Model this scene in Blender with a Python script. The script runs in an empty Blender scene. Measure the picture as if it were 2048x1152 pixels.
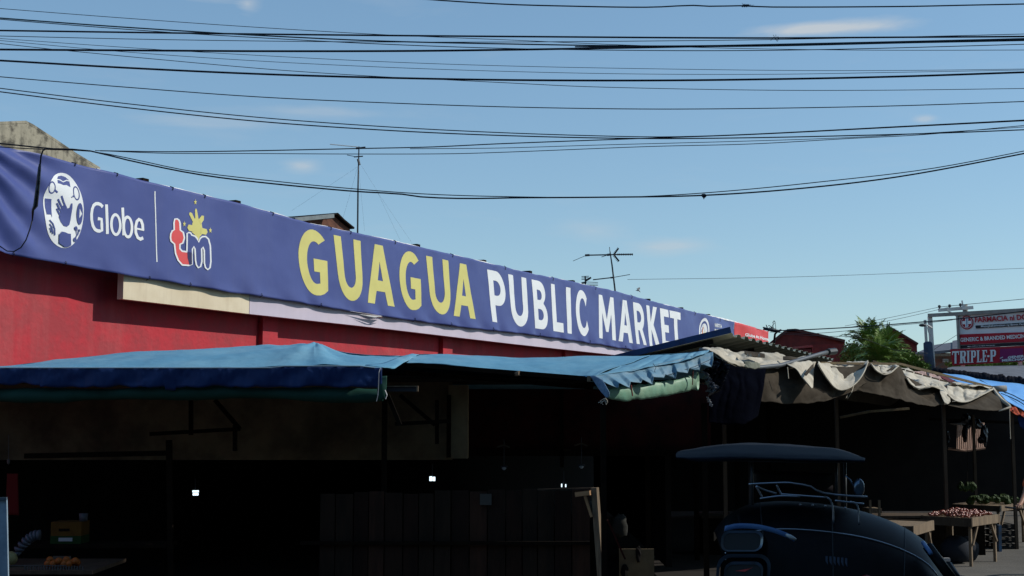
import bpy, bmesh, math, random
from mathutils import Vector, Matrix, noise as mnoise
R = math.radians
random.seed(7)
scene = bpy.context.scene
COL = scene.collection

# ------------------------------------------------------------------ camera
EYE = 2.2
F = 2600.0                     # focal length in pixels of the 2048 px wide photograph
HOR = 840.0
PITCH = math.atan((HOR - 576.0) / F)
cam_d = bpy.data.cameras.new('camera')
cam_d.sensor_width = 36.0
cam_d.lens = 36.0 * F / 2048.0
cam_d.clip_start = 0.1
cam_d.clip_end = 3000.0
cam = bpy.data.objects.new('camera', cam_d)
COL.objects.link(cam)
cam.location = (0, 0, EYE)
cam.rotation_euler = (R(90) + PITCH, 0, 0)
scene.camera = cam
CAM = Vector((0, 0, EYE))
FW = Vector((0, math.cos(PITCH), math.sin(PITCH)))
UP = Vector((0, -math.sin(PITCH), math.cos(PITCH)))

# ------------------------------------------------------------------ sky and sun
SUN_EL, SUN_AZ = R(37), R(88)          # azimuth measured clockwise from +Y
w = bpy.data.worlds.new('World')
scene.world = w
w.use_nodes = True
nt = w.node_tree
nt.nodes.clear()
wo = nt.nodes.new('ShaderNodeOutputWorld')
bg = nt.nodes.new('ShaderNodeBackground')
sky = nt.nodes.new('ShaderNodeTexSky')
sky.sky_type = 'NISHITA'
sky.sun_disc = False
sky.sun_elevation = SUN_EL
sky.sun_rotation = SUN_AZ
sky.altitude = 0
sky.air_density = 1.0
sky.dust_density = 0.3
sky.ozone_density = 1.0
bg.inputs['Strength'].default_value = 0.15
# thin cloud wisps, mixed into the sky by direction
tc = nt.nodes.new('ShaderNodeTexCoord')
mp = nt.nodes.new('ShaderNodeMapping')
mp.inputs['Scale'].default_value = (1.0, 1.0, 5.5)
mp.inputs['Location'].default_value = (0.35, 0.1, 0.28)
nz = nt.nodes.new('ShaderNodeTexNoise')
nz.inputs['Scale'].default_value = 7.0
nz.inputs['Detail'].default_value = 9.0
nz.inputs['Roughness'].default_value = 0.58
nz.inputs['Distortion'].default_value = 0.25
rp = nt.nodes.new('ShaderNodeValToRGB')
rp.color_ramp.elements[0].position = 0.585
rp.color_ramp.elements[0].color = (0, 0, 0, 1)
rp.color_ramp.elements[1].position = 0.80
rp.color_ramp.elements[1].color = (0.6, 0.6, 0.6, 1)
mx = nt.nodes.new('ShaderNodeMix')
mx.data_type = 'RGBA'
mx.inputs[7].default_value = (5.0, 5.2, 5.4, 1)
hs = nt.nodes.new('ShaderNodeHueSaturation')
hs.inputs['Saturation'].default_value = 1.12
hs.inputs['Value'].default_value = 1.0
L = nt.links.new
gm = nt.nodes.new('ShaderNodeGamma'); gm.inputs['Gamma'].default_value = 0.65
ml = nt.nodes.new('ShaderNodeMix'); ml.data_type = 'RGBA'; ml.blend_type = 'MULTIPLY'; ml.inputs[0].default_value = 1.0
ml.inputs[7].default_value = (1.06, 1.335, 1.50, 1)
L(tc.outputs['Generated'], mp.inputs['Vector'])
L(mp.outputs['Vector'], nz.inputs['Vector'])
L(nz.outputs['Fac'], rp.inputs['Fac'])
L(sky.outputs['Color'], hs.inputs['Color'])
L(hs.outputs['Color'], gm.inputs['Color'])
L(gm.outputs['Color'], ml.inputs[6])
def mathn(op, a, b):
    n = nt.nodes.new('ShaderNodeMath'); n.operation = op
    for k, v in enumerate((a, b)):
        if v is None: continue
        if isinstance(v, (int, float)): n.inputs[k].default_value = v
        else: L(v, n.inputs[k])
    return n.outputs[0]
total = None
# (direction as seen, half width, half height, strength)
for cx_, cy_, wx_, wy_, st_ in ((1640, 58, 190, 17, 1.0), (400, -8, 130, 26, .55), (495, 8, 40, 34, .5), (1340, 492, 120, 26, .40), (1180, 462, 110, 40, .26), (605, 332, 50, 16, .45), (1850, 238, 26, 9, .4), (650, 225, 110, 14, .22), (430, 245, 150, 14, .18), (-300, 60, 260, 40, .7), (2500, 160, 300, 60, .7)):
    d_ = (FW + Vector(((cx_ - 1024.0) / F, 0, 0)) - UP * ((cy_ - 576.0) / F)).normalized()
    sb = nt.nodes.new('ShaderNodeVectorMath'); sb.operation = 'SUBTRACT'; sb.inputs[1].default_value = d_
    sc_ = nt.nodes.new('ShaderNodeVectorMath'); sc_.operation = 'MULTIPLY'; sc_.inputs[1].default_value = (F / wx_, F / wx_, F / wy_)
    ln_ = nt.nodes.new('ShaderNodeVectorMath'); ln_.operation = 'LENGTH'
    L(tc.outputs['Generated'], sb.inputs[0]); L(sb.outputs[0], sc_.inputs[0]); L(sc_.outputs[0], ln_.inputs[0])
    m1 = mathn('SUBTRACT', 1.0, ln_.outputs['Value'])
    m2 = mathn('ADD', m1, mathn('MULTIPLY', mathn('SUBTRACT', nz.outputs['Fac'], .5), 3.2))
    m2 = mathn('MAXIMUM', m2, 0.0)
    m2 = mathn('MINIMUM', mathn('MULTIPLY', m2, mathn('MAXIMUM', mathn('ADD', m1, .35), 0.0)), 1.0)
    m3 = mathn('MULTIPLY', m2, st_ * 1.15)
    total = m3 if total is None else mathn('ADD', total, m3)
total = mathn('MINIMUM', mathn('ADD', total, mathn('MULTIPLY', rp.outputs['Color'], .22)), .85)
mx.inputs[7].default_value = (3.7, 4.0, 4.25, 1)
L(total, mx.inputs[0])
L(ml.outputs[2], mx.inputs[6])
L(mx.outputs[2], bg.inputs['Color'])
L(bg.outputs['Background'], wo.inputs['Surface'])

sd = bpy.data.lights.new('sun', 'SUN')
sd.energy = 3.4
sd.angle = R(0.5)
sd.color = (1.0, 0.945, 0.86)
sun = bpy.data.objects.new('sun', sd)
COL.objects.link(sun)
sdir = Vector((math.sin(SUN_AZ) * math.cos(SUN_EL), math.cos(SUN_AZ) * math.cos(SUN_EL), math.sin(SUN_EL)))
sun.rotation_euler = sdir.to_track_quat('Z', 'Y').to_euler()
sun.location = (30, 5, 30)
scene.view_settings.view_transform = 'Standard'
scene.view_settings.look = 'None'
scene.view_settings.exposure = 0.0
scene.view_settings.gamma = 1.0
scene.render.film_transparent = False
scene.cycles.max_bounces = 6
scene.cycles.diffuse_bounces = 3

# ------------------------------------------------------------------ measuring helpers
def ray(px, py):
    return FW + Vector(((px - 1024.0) / F, 0, 0)) - UP * ((py - 576.0) / F)
def P(px, py, Y):
    d = ray(px, py)
    return CAM + d * (Y / d.y)
O = P(0, HOR, 18.0)
O.z = 0
TH = math.atan(1236.0 / F * math.cos(PITCH))
WD = Vector((math.sin(TH), math.cos(TH), 0))        # along the market wall
WN = Vector((math.cos(TH), -math.sin(TH), 0))       # out of the wall, to the street
def PW(px, py, n=0.0):
    d = ray(px, py)
    t = (n - (CAM - O).dot(WN)) / d.dot(WN)
    return CAM + d * t
def W(s, n, z):
    return O + WD * s + WN * n + Vector((0, 0, z))
def sz(p):
    return (p - O).dot(WD), p.z
def fbm(x, y, z=0.0, o=3):
    return mnoise.fractal(Vector((x, y, z)), 1.0, 2.1, o)

# ------------------------------------------------------------------ materials
MATS = {}
def mat(name, col, rough=0.7, col2=None, scale=4.0, detail=5.0, lo=0.4, hi=0.65, bump=0.0, bscale=None,
        metal=0.0, spec=0.3, stretch=(1, 1, 1), emit=None, streak=None):
    if name in MATS: return MATS[name]
    m = bpy.data.materials.new(name)
    m.use_nodes = True
    t = m.node_tree
    b = t.nodes['Principled BSDF']
    b.inputs['Base Color'].default_value = (*col, 1)
    b.inputs['Roughness'].default_value = rough
    b.inputs['Metallic'].default_value = metal
    b.inputs['Specular IOR Level'].default_value = spec
    co = t.nodes.new('ShaderNodeTexCoord')
    ma = t.nodes.new('ShaderNodeMapping')
    ma.inputs['Scale'].default_value = stretch
    t.links.new(co.outputs['Object'], ma.inputs['Vector'])
    last = None
    if col2:
        n = t.nodes.new('ShaderNodeTexNoise')
        n.inputs['Scale'].default_value = scale
        n.inputs['Detail'].default_value = detail
        n.inputs['Roughness'].default_value = 0.65
        r = t.nodes.new('ShaderNodeValToRGB')
        r.color_ramp.elements[0].position = lo
        r.color_ramp.elements[1].position = hi
        r.color_ramp.elements[0].color = (*col, 1)
        r.color_ramp.elements[1].color = (*col2, 1)
        t.links.new(ma.outputs['Vector'], n.inputs['Vector'])
        t.links.new(n.outputs['Fac'], r.inputs['Fac'])
        last = r.outputs['Color']
    if streak:                                    # (colour, strength, scale): vertical rain stains
        n = t.nodes.new('ShaderNodeTexNoise')
        n.inputs['Scale'].default_value = streak[2]
        n.inputs['Detail'].default_value = 7
        n.inputs['Roughness'].default_value = 0.7
        m2 = t.nodes.new('ShaderNodeMapping')
        m2.inputs['Scale'].default_value = (1, 1, 0.09)
        t.links.new(co.outputs['Object'], m2.inputs['Vector'])
        t.links.new(m2.outputs['Vector'], n.inputs['Vector'])
        r = t.nodes.new('ShaderNodeValToRGB')
        r.color_ramp.elements[0].position = 0.5
        r.color_ramp.elements[1].position = 0.72
        r.color_ramp.elements[0].color = (0, 0, 0, 1)
        r.color_ramp.elements[1].color = (streak[1],) * 3 + (1,)
        t.links.new(n.outputs['Fac'], r.inputs['Fac'])
        x = t.nodes.new('ShaderNodeMix')
        x.data_type = 'RGBA'
        x.inputs[6].default_value = (*col, 1)
        x.inputs[7].default_value = (*streak[0], 1)
        if last: t.links.new(last, x.inputs[6])
        t.links.new(r.outputs['Color'], x.inputs[0])
        last = x.outputs[2]
    if last: t.links.new(last, b.inputs['Base Color'])
    if bump:
        n = t.nodes.new('ShaderNodeTexNoise')
        n.inputs['Scale'].default_value = bscale or scale * 3
        n.inputs['Detail'].default_value = 5
        bn = t.nodes.new('ShaderNodeBump')
        bn.inputs['Strength'].default_value = bump
        bn.inputs['Distance'].default_value = 0.03
        t.links.new(ma.outputs['Vector'], n.inputs['Vector'])
        t.links.new(n.outputs['Fac'], bn.inputs['Height'])
        t.links.new(bn.outputs['Normal'], b.inputs['Normal'])
    if emit:
        b.inputs['Emission Color'].default_value = (*emit[0], 1)
        b.inputs['Emission Strength'].default_value = emit[1]
    MATS[name] = m
    return m

M_banner = mat('navy_vinyl', (0.062, 0.083, 0.255), 0.42, (0.072, 0.095, 0.275), 0.6, bump=0.16, bscale=4, spec=0.30, streak=((0.105, 0.125, 0.27), .38, .9))
M_bred = mat('red_vinyl', (0.66, 0.06, 0.06), 0.5, (0.55, 0.05, 0.055), 1.5, bump=0.08)
M_white = mat('white_print', (0.80, 0.82, 0.82), 0.5, (0.74, 0.77, 0.78), 2.0)
M_yellow = mat('yellow_print', (0.66, 0.61, 0.20), 0.5, (0.62, 0.57, 0.19), 2.0)
M_navy = mat('navy_print', (0.062, 0.083, 0.255), 0.45)
M_dnavy = mat('dark_navy_print', (0.03, 0.03, 0.10), 0.5)
M_redp = mat('red_print', (0.70, 0.09, 0.09), 0.5)
M_orange = mat('orange_print', (0.6, 0.22, 0.08), 0.5)
M_hem = mat('white_hem', (0.8, 0.8, 0.78), 0.6, (0.55, 0.53, 0.5), 3)
M_redwall = mat('red_painted_wall', (0.48, 0.036, 0.050), 0.8, (0.37, 0.045, 0.055), 2.3, 12, .42, .60, bump=0.35, bscale=12,
                streak=((0.50, 0.17, 0.16), 0.28, 1.3))
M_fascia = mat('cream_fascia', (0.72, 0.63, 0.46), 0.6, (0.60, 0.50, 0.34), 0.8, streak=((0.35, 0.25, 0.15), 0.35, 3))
M_lav = mat('lavender_fascia', (0.60, 0.53, 0.62), 0.6, (0.52, 0.47, 0.56), 0.7, streak=((0.4, 0.35, 0.36), 0.25, 3))
M_concrete = mat('stained_concrete', (0.33, 0.30, 0.225), 0.9, (0.10, 0.09, 0.07), 2.6, 10, 0.50, 0.62, bump=0.5, bscale=8,
                 streak=((0.05, 0.05, 0.04), 0.8, 3.5))
M_tarpblue = mat('blue_tarpaulin', (0.112, 0.295, 0.43), 0.65, (0.175, 0.36, 0.47), 1.3, 9, 0.42, 0.7, bump=0.25, bscale=9, spec=0.25, streak=((0.075, 0.22, 0.34), .5, 5))
M_tarpnavy = mat('navy_tarpaulin', (0.006, 0.026, 0.115), 0.6, (0.008, 0.035, 0.14), 2, bump=0.15)
M_tarpgreen = mat('green_tarpaulin', (0.004, 0.042, 0.030), 0.7, (0.006, 0.055, 0.042), 2, bump=0.2)
M_mint = mat('mint_tarpaulin', (0.19, 0.42, 0.30), 0.5, (0.30, 0.46, 0.32), 2.2, bump=0.2)
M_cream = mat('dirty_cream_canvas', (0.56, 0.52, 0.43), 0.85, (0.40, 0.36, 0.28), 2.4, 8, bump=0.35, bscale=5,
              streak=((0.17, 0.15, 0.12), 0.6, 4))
M_shadedc = mat('shaded_canvas', (0.080, 0.068, 0.053), 0.95, (0.045, 0.037, 0.028), 2.5, bump=0.3, bscale=5, spec=.05)  # dark copy of the cream canvas, its shade put into the colour
M_black = mat('black_plastic', (0.012, 0.014, 0.022), 0.28, bump=0.6, bscale=14, spec=0.5)
M_bluebright = mat('bright_blue_tarpaulin', (0.13, 0.36, 0.74), 0.5, (0.17, 0.42, 0.80), 2, bump=0.2, bscale=8)
M_maroon = mat('maroon_cloth', (0.12, 0.01, 0.015), 0.8, (0.07, 0.008, 0.01), 4)
M_peach = mat('peach_plastic_sheet', (0.42, 0.25, 0.19), 0.6, (0.55, 0.38, 0.32), 9, bump=0.4)
M_orangec = mat('orange_cloth', (0.55, 0.09, 0.03), 0.8, (0.35, 0.05, 0.02), 5)
M_wood = mat('weathered_timber', (0.085, 0.06, 0.04), 0.85, (0.045, 0.032, 0.022), 6, bump=0.3, stretch=(1, 1, 0.15))
M_wooddark = mat('dark_timber', (0.012, 0.008, 0.005), 0.95, (0.006, 0.004, 0.003), 5, bump=0.3, spec=.1)  # very dark brown with darker noise blotches
M_woodpale = mat('raw_pale_timber', (0.25, 0.185, 0.12), 0.85, (0.12, 0.088, 0.06), 7, 9, .38, .66, bump=0.25, stretch=(4, 4, 0.4))
M_bamboo = mat('bamboo', (0.15, 0.11, 0.055), 0.6, (0.09, 0.06, 0.03), 7)
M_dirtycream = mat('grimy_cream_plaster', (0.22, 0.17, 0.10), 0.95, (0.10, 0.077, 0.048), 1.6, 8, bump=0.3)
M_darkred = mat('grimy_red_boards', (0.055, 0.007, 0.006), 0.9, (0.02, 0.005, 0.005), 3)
M_dark = mat('near_black_wall', (0.010, 0.008, 0.007), 0.95, (0.005, 0.004, 0.004), 2)  # near-black so that the stall interiors read as deep shade
M_rust = mat('rusty_red_sheet', (0.185, 0.028, 0.024), 0.85, (0.11, 0.020, 0.018), 2.2, 7, streak=((0.05, 0.02, 0.02), 0.6, 1.5))
M_brownwall = mat('brown_boards', (0.15, 0.065, 0.04), 0.9, (0.08, 0.035, 0.025), 5)
M_zinc = mat('grey_zinc_sheet', (0.20, 0.22, 0.22), 0.5, (0.13, 0.14, 0.14), 3, metal=0.3)
M_zincu = mat('olive_zinc_underside', (0.50, 0.50, 0.37), 0.6, (0.38, 0.38, 0.28), 2.5)
M_blueedge = mat('blue_painted_edge', (0.012, 0.05, 0.16), 0.5, (0.01, 0.03, 0.10), 4)
M_greyroof = mat('grey_fibre_roof', (0.13, 0.135, 0.155), 0.8, (0.09, 0.095, 0.11), 2)
M_cable = mat('black_cable', (0.012, 0.016, 0.028), 0.6)
M_cableteal = mat('teal_black_cable', (0.012, 0.04, 0.055), 0.6)
M_steel = mat('dark_aerial_metal', (0.05, 0.055, 0.06), 0.5, metal=0.4)
M_steelpale = mat('pale_aerial_metal', (0.65, 0.65, 0.62), 0.4, metal=0.3)
M_chrome = mat('chrome', (0.55, 0.58, 0.62), 0.15, metal=1.0)
M_polec = mat('pole_concrete', (0.30, 0.29, 0.27), 0.85, (0.22, 0.21, 0.19), 3)
M_polewhite = mat('white_painted_steel', (0.62, 0.62, 0.60), 0.5, (0.5, 0.49, 0.46), 3)
M_blackpaint = mat('black_gloss_paint', (0.003, 0.004, 0.006), 0.42, (0.006, 0.007, 0.009), 5, bump=.12, bscale=3, spec=0.09)
M_bluedecal = mat('blue_decal', (0.07, 0.16, 0.36), 0.35, (0.10, 0.21, 0.42), 8)
M_canopy = mat('dark_blue_canopy_cloth', (0.0045, 0.009, 0.017), 0.8, (0.003, 0.006, 0.012), 3, spec=.15)
M_glassdark = mat('smoked_window', (0.05, 0.056, 0.062), 0.12, spec=0.8)
M_rubber = mat('rubber', (0.015, 0.015, 0.015), 0.8)
M_palm = mat('palm_leaf', (0.150, 0.225, 0.035), 0.5, (0.08, 0.15, 0.022), 3)
M_leaf = mat('bush_leaf', (0.14, 0.21, 0.035), 0.6, (0.07, 0.13, 0.024), 2)
M_bark = mat('bark', (0.12, 0.09, 0.06), 0.9, (0.07, 0.05, 0.035), 8)
M_signgrey = mat('white_sign_face', (0.74, 0.76, 0.77), 0.6, (0.68, 0.70, 0.72), 2)
M_signred = mat('red_sign_face', (0.42, 0.012, 0.03), 0.6, (0.36, 0.01, 0.025), 2)
M_signblack = mat('black_sign_strip', (0.012, 0.014, 0.02), 0.6)
M_signpurple = mat('purple_sign_patch', (0.20, 0.012, 0.10), 0.6)
M_asphalt = mat('asphalt', (0.125, 0.115, 0.098), 0.95, (0.085, 0.078, 0.068), 0.8, 9, bump=0.4, bscale=30)
M_fruit_o = mat('orange_peel', (0.36, 0.09, 0.012), 0.55)  # orange darkened so the fruit reads as lying in shade
M_tomato = mat('red_onion_skin', (0.20, 0.030, 0.022), 0.3, (0.30, 0.10, 0.055), 14, lo=.35, hi=.6, spec=0.8)
M_melon = mat('melon_skin', (0.30, 0.26, 0.12), 0.6)
M_boxy = mat('yellow_carton', (0.13, 0.06, 0.008), 0.9, (.09, .04, .006), 8)  # carton colours cut well below yellow and green to read as shaded
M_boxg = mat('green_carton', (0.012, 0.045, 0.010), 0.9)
M_paleblue = mat('pale_blue_board', (0.26, 0.36, 0.46), 0.6, (0.19, 0.27, 0.36), 6)
M_paper = mat('white_plastic', (0.45, 0.46, 0.48), 0.5)
M_daylight = mat('daylight_glow', (0.8, 0.85, 0.9), 0.5, emit=((0.75, 0.92, 1.0), 1.6))  # glow put in for daylight showing through small gaps
M_bulb = mat('unlit_bulb_glass', (0.35, 0.42, 0.48), 0.2)
M_skin = mat('skin', (0.30, 0.15, 0.09), 0.5)
M_shirt = mat('orange_shirt', (0.62, 0.10, 0.02), 0.8)
M_jeans = mat('dark_jeans', (0.015, 0.03, 0.08), 0.9)
M_hair = mat('black_hair', (0.008, 0.007, 0.006), 0.6)
M_green = mat('green_vegetable', (0.035, 0.065, 0.010), 0.7, (0.018, 0.038, 0.008), 14)
M_pinkpanel = mat('pinkish_sheet', (0.40, 0.26, 0.20), 0.8, (0.32, 0.20, 0.15), 6, stretch=(1, 1, 0.1))
M_paperred = mat('red_cloth', (0.16, 0.01, 0.01), 0.9)
M_brick = mat('old_brick', (0.24, 0.10, 0.07), 0.9, (0.15, 0.12, 0.10), 5, 8, 0.45, 0.55)
M_bird = mat('bird_feathers', (0.3, 0.28, 0.26), 0.8)

# ------------------------------------------------------------------ building helpers
def tag(o, label=None, cat=None, group=None, kind=None):
    if label: o['label'] = label
    if cat: o['category'] = cat
    if group: o['group'] = group
    if kind: o['kind'] = kind
    return o
class MB:
    def __init__(s): s.v = []; s.f = []; s.mi = []; s.cur = 0
    def quad(s, *p):
        i = len(s.v); s.v += [tuple(q) for q in p]; s.f.append(tuple(range(i, i + len(p)))); s.mi.append(s.cur)
    def box(s, c, d, rot=None):
        """centre, full dimensions, optional 3x3 axes"""
        i = len(s.v)
        X, Yv, Z = (rot.col[0], rot.col[1], rot.col[2]) if rot else (Vector((1, 0, 0)), Vector((0, 1, 0)), Vector((0, 0, 1)))
        c = Vector(c)
        for sx in (-.5, .5):
            for sy in (-.5, .5):
                for s_z in (-.5, .5):
                    s.v.append(tuple(c + X * d[0] * sx + Yv * d[1] * sy + Z * d[2] * s_z))
        for q in ((0, 1, 3, 2), (4, 6, 7, 5), (0, 4, 5, 1), (2, 3, 7, 6), (0, 2, 6, 4), (1, 5, 7, 3)):
            s.f.append(tuple(i + k for k in q)); s.mi.append(s.cur)
    def bar(s, a, b, wd, ht, up=Vector((0, 0, 1))):
        a = Vector(a); b = Vector(b); d = b - a
        z = d.normalized(); x = z.cross(up)
        if x.length < 1e-4: x = Vector((1, 0, 0))
        x.normalize(); y = x.cross(z)
        m = Matrix((x, y, z)).transposed()
        s.box((a + b) / 2, (wd, ht, d.length), m)
    def tube(s, pts, r, n=6, cap=True):
        pts = [Vector(p) for p in pts]
        rs = r if isinstance(r, (list, tuple)) else [r] * len(pts)
        i0 = len(s.v); px_ = None
        for k, p in enumerate(pts):
            t = (pts[min(k + 1, len(pts) - 1)] - pts[max(k - 1, 0)]).normalized()
            if px_ is None:
                px_ = t.cross(Vector((0, 0, 1)))
                if px_.length < 0.05: px_ = t.cross(Vector((0, 1, 0)))
            px_ = (px_ - t * px_.dot(t)).normalized()
            py_ = t.cross(px_)
            for j in range(n):
                a = 2 * math.pi * j / n
                s.v.append(tuple(p + (px_ * math.cos(a) + py_ * math.sin(a)) * rs[k]))
        for k in range(len(pts) - 1):
            for j in range(n):
                a = i0 + k * n + j; b = i0 + k * n + (j + 1) % n
                s.f.append((a, b, b + n, a + n)); s.mi.append(s.cur)
        if cap:
            s.f.append(tuple(i0 + j for j in reversed(range(n)))); s.mi.append(s.cur)
            e = i0 + (len(pts) - 1) * n
            s.f.append(tuple(e + j for j in range(n))); s.mi.append(s.cur)
    def ball(s, c, r, nu=10, nv=7, wob=0.0):
        c = Vector(c); r = r if isinstance(r, (tuple, list)) else (r, r, r)
        i0 = len(s.v)
        s.v.append((c.x, c.y, c.z + r[2]))
        for a in range(1, nv):
            th = math.pi * a / nv
            for b in range(nu):
                ph = 2 * math.pi * b / nu
                k = 1 + (wob * fbm(c.x * 9 + math.cos(ph) * 2, c.y * 7 + math.sin(ph) * 2, a) if wob else 0)
                s.v.append((c.x + r[0] * k * math.sin(th) * math.cos(ph), c.y + r[1] * k * math.sin(th) * math.sin(ph), c.z + r[2] * k * math.cos(th)))
        s.v.append((c.x, c.y, c.z - r[2]))
        for b in range(nu):
            s.f.append((i0, i0 + 1 + b, i0 + 1 + (b + 1) % nu)); s.mi.append(s.cur)
        for a in range(nv - 2):
            for b in range(nu):
                p = i0 + 1 + a * nu
                s.f.append((p + b, p + nu + b, p + nu + (b + 1) % nu, p + (b + 1) % nu)); s.mi.append(s.cur)
        p = i0 + 1 + (nv - 2) * nu; e = len(s.v) - 1
        for b in range(nu):
            s.f.append((p + b, e, p + (b + 1) % nu)); s.mi.append(s.cur)
    def grid(s, fn, nu, nv):
        i0 = len(s.v)
        for a in range(nv + 1):
            for b in range(nu + 1):
                s.v.append(tuple(fn(b / nu, a / nv)))
        for a in range(nv):
            for b in range(nu):
                p = i0 + a * (nu + 1) + b
                s.f.append((p, p + 1, p + nu + 2, p + nu + 1)); s.mi.append(s.cur)
    def build(s, name, m, parent=None, smooth=False, thick=0.0):
        me = bpy.data.meshes.new(name)
        loc = Vector((0, 0, 0))
        v = s.v
        if parent is None and v:                  # origin at the thing's base
            n = len(v)
            loc = Vector((sum(p[0] for p in v) / n, sum(p[1] for p in v) / n, min(p[2] for p in v)))
            v = [(p[0] - loc.x, p[1] - loc.y, p[2] - loc.z) for p in v]
        elif parent is not None:
            pl = wloc(parent)
            v = [(p[0] - pl.x, p[1] - pl.y, p[2] - pl.z) for p in v]
        me.from_pydata(v, [], s.f)
        ms = m if isinstance(m, (list, tuple)) else [m]
        for q in ms: me.materials.append(q)
        for k, pl_ in enumerate(me.polygons):
            pl_.material_index = s.mi[k]
            pl_.use_smooth = smooth
        me.validate(); me.update()
        o = bpy.data.objects.new(name, me)
        COL.objects.link(o)
        o.location = loc
        if parent is not None: o.parent = parent
        if thick:
            md = o.modifiers.new('thickness', 'SOLIDIFY'); md.thickness = thick; md.offset = 0
        return o
def wloc(o):
    p = Vector(o.location)
    while o.parent is not None:
        o = o.parent; p += Vector(o.location)
    return p
def thing(name, loc, label, cat, group=None):
    o = bpy.data.objects.new(name, None)
    COL.objects.link(o)
    o.location = loc
    o.empty_display_size = 0.2
    return tag(o, label, cat, group)
def cr(pts, t):
    """Catmull-Rom through tuples, t in 0..1"""
    n = len(pts) - 1
    x = min(max(t * n, 0), n - 1e-6); i = int(x); u = x - i
    p1 = pts[i]; p2 = pts[i + 1]
    p0 = pts[i - 1] if i > 0 else tuple(2 * a - b for a, b in zip(p1, p2))
    p3 = pts[i + 2] if i + 2 <= n else tuple(2 * b - a for a, b in zip(p1, p2))
    return tuple(0.5 * (2 * b + (c - a) * u + (2 * a - 5 * b + 4 * c - d) * u * u + (-a + 3 * b - 3 * c + d) * u ** 3)
                 for a, b, c, d in zip(p0, p1, p2, p3))
def lin(pts, t):
    n = len(pts) - 1
    x = min(max(t * n, 0), n - 1e-6); i = int(x); u = x - i
    return tuple(a + (b - a) * u for a, b in zip(pts[i], pts[i + 1]))
def net(mb, rows, nu, nv, amp=0.02, fr=2.0, fold=0.0, foldf=6.0, sharp=False, seed=0.0):
    """cloth through rows of measured points (px, py, depth); wrinkles pushed along the depth and height"""
    f = lin if sharp else cr
    def fn(u, v):
        col = [f(r, u) for r in rows]
        q = (cr if len(rows) > 2 else lin)(col, v)
        p = P(*q)
        e = math.sin(math.pi * min(1, max(0, v))) * 0.75 + 0.25
        d = amp * fbm(p.x * fr, p.y * fr + seed, p.z * fr, 4)
        d2 = fold * (abs(math.sin(foldf * math.pi * u + 2.2 * fbm(u * 3, v * 1.5, seed))) - 0.5) * e
        return p + Vector((0, -0.4 * (d + d2), 0.8 * (d + d2)))
    mb.grid(fn, nu, nv)
def wallbox(mb, s0, s1, n0, n1, z0, z1):
    mb.box(W((s0 + s1) / 2, (n0 + n1) / 2, (z0 + z1) / 2), (abs(s1 - s0), abs(n1 - n0), abs(z1 - z0)),
           Matrix((WD, WN, Vector((0, 0, 1)))).transposed())

# ================================================================== ground
g = MB()
g.quad((-900, -200, 0), (900, -200, 0), (900, 1500, 0), (-900, 1500, 0))
tag(g.build('road', M_asphalt), 'grey asphalt road and market ground in front of the stalls', None, None, 'structure')

# ================================================================== unseen shops behind the viewer, added to block low sky light
sr = thing('sky_block_shops', (0, -9, 0), 'unseen row of two storey shops added behind the viewer to block sky light', 'building')
m_ = MB(); m_.box((0, -12, 4.2), (70, 6, 8.4)); m_.build('wall', M_concrete, sr)  # unseen mass that blocks the sky light
for k in range(-5, 6):
    m_ = MB(); m_.box((k * 6.2, -8.95, 1.5), (5.0, .12, 3.0)); m_.build('sky_block_shutter', M_wooddark, sr)
    m_ = MB(); m_.box((k * 6.2, -8.95, 5.9), (2.6, .12, 1.5)); m_.build('window', M_glassdark, sr)  # window of the unseen added shops
m_ = MB(); m_.box((0, -7.6, 3.4), (70, 2.8, .1)); m_.build('sky_block_roof', M_zinc, sr)

cb_ = thing('sun_block_building', (12, 0, 0), 'unseen tall plain building added at the near right to block the sun', 'building')  # out of view, added to keep sun off the street and tricycle
m_ = MB(); m_.box((12.5, -1.2, 6.5), (9, 29, 13)); m_.build('wall', M_concrete, cb_)  # unseen mass that blocks the sun
for k in range(7):
    for j in range(3):
        m_ = MB(); m_.box((7.97, -13 + k * 4, 3.4 + j * 3.2), (.12, 1.8, 1.5)); m_.build('window', M_glassdark, cb_)  # window of the unseen added building
# ================================================================== market building
tl = PW(0, 288, 0.0)
top_pts = [(-120, 258), (0, 288), (191, 335), (289, 360), (474, 404), (620, 445), (732, 468), (857, 496), (1050, 542), (1228, 581), (1328, 608), (1472, 644), (1541, 663)]
bot_pts = [(-120, 484), (0, 503), (60, 516), (246, 549), (434, 580), (560, 599), (699, 622), (810, 639), (921, 654), (1050, 668), (1147, 681), (1228, 694), (1290, 704), (1420, 716), (1541, 726)]
def at_x(pts, x):
    for (a, b), (c, d) in zip(pts, pts[1:]):
        if x <= c or (c, d) == pts[-1]:
            return b + (d - b) * (x - a) / (c - a)
def s_of(px): return sz(PW(px, HOR, 0))[0]
mk = thing('market_building', W(15, -3, 0), 'long low market building with red painted wall behind the stalls', 'building')
zt = PW(600, 440, 0).z
wm = MB()
wallbox(wm, -6, 42, -1.15, -0.50, 0, zt - 0.25)
wm.build('wall', M_redwall, mk)
for px in (541, 905, 1150):
    s_ = s_of(px)
    pm = MB(); wallbox(pm, s_ + 0.25, s_ + 0.72, -0.50, -0.39, 0, zt - 0.55)
    pm.build('pilaster', M_redwall, mk)
fm = MB()
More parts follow.
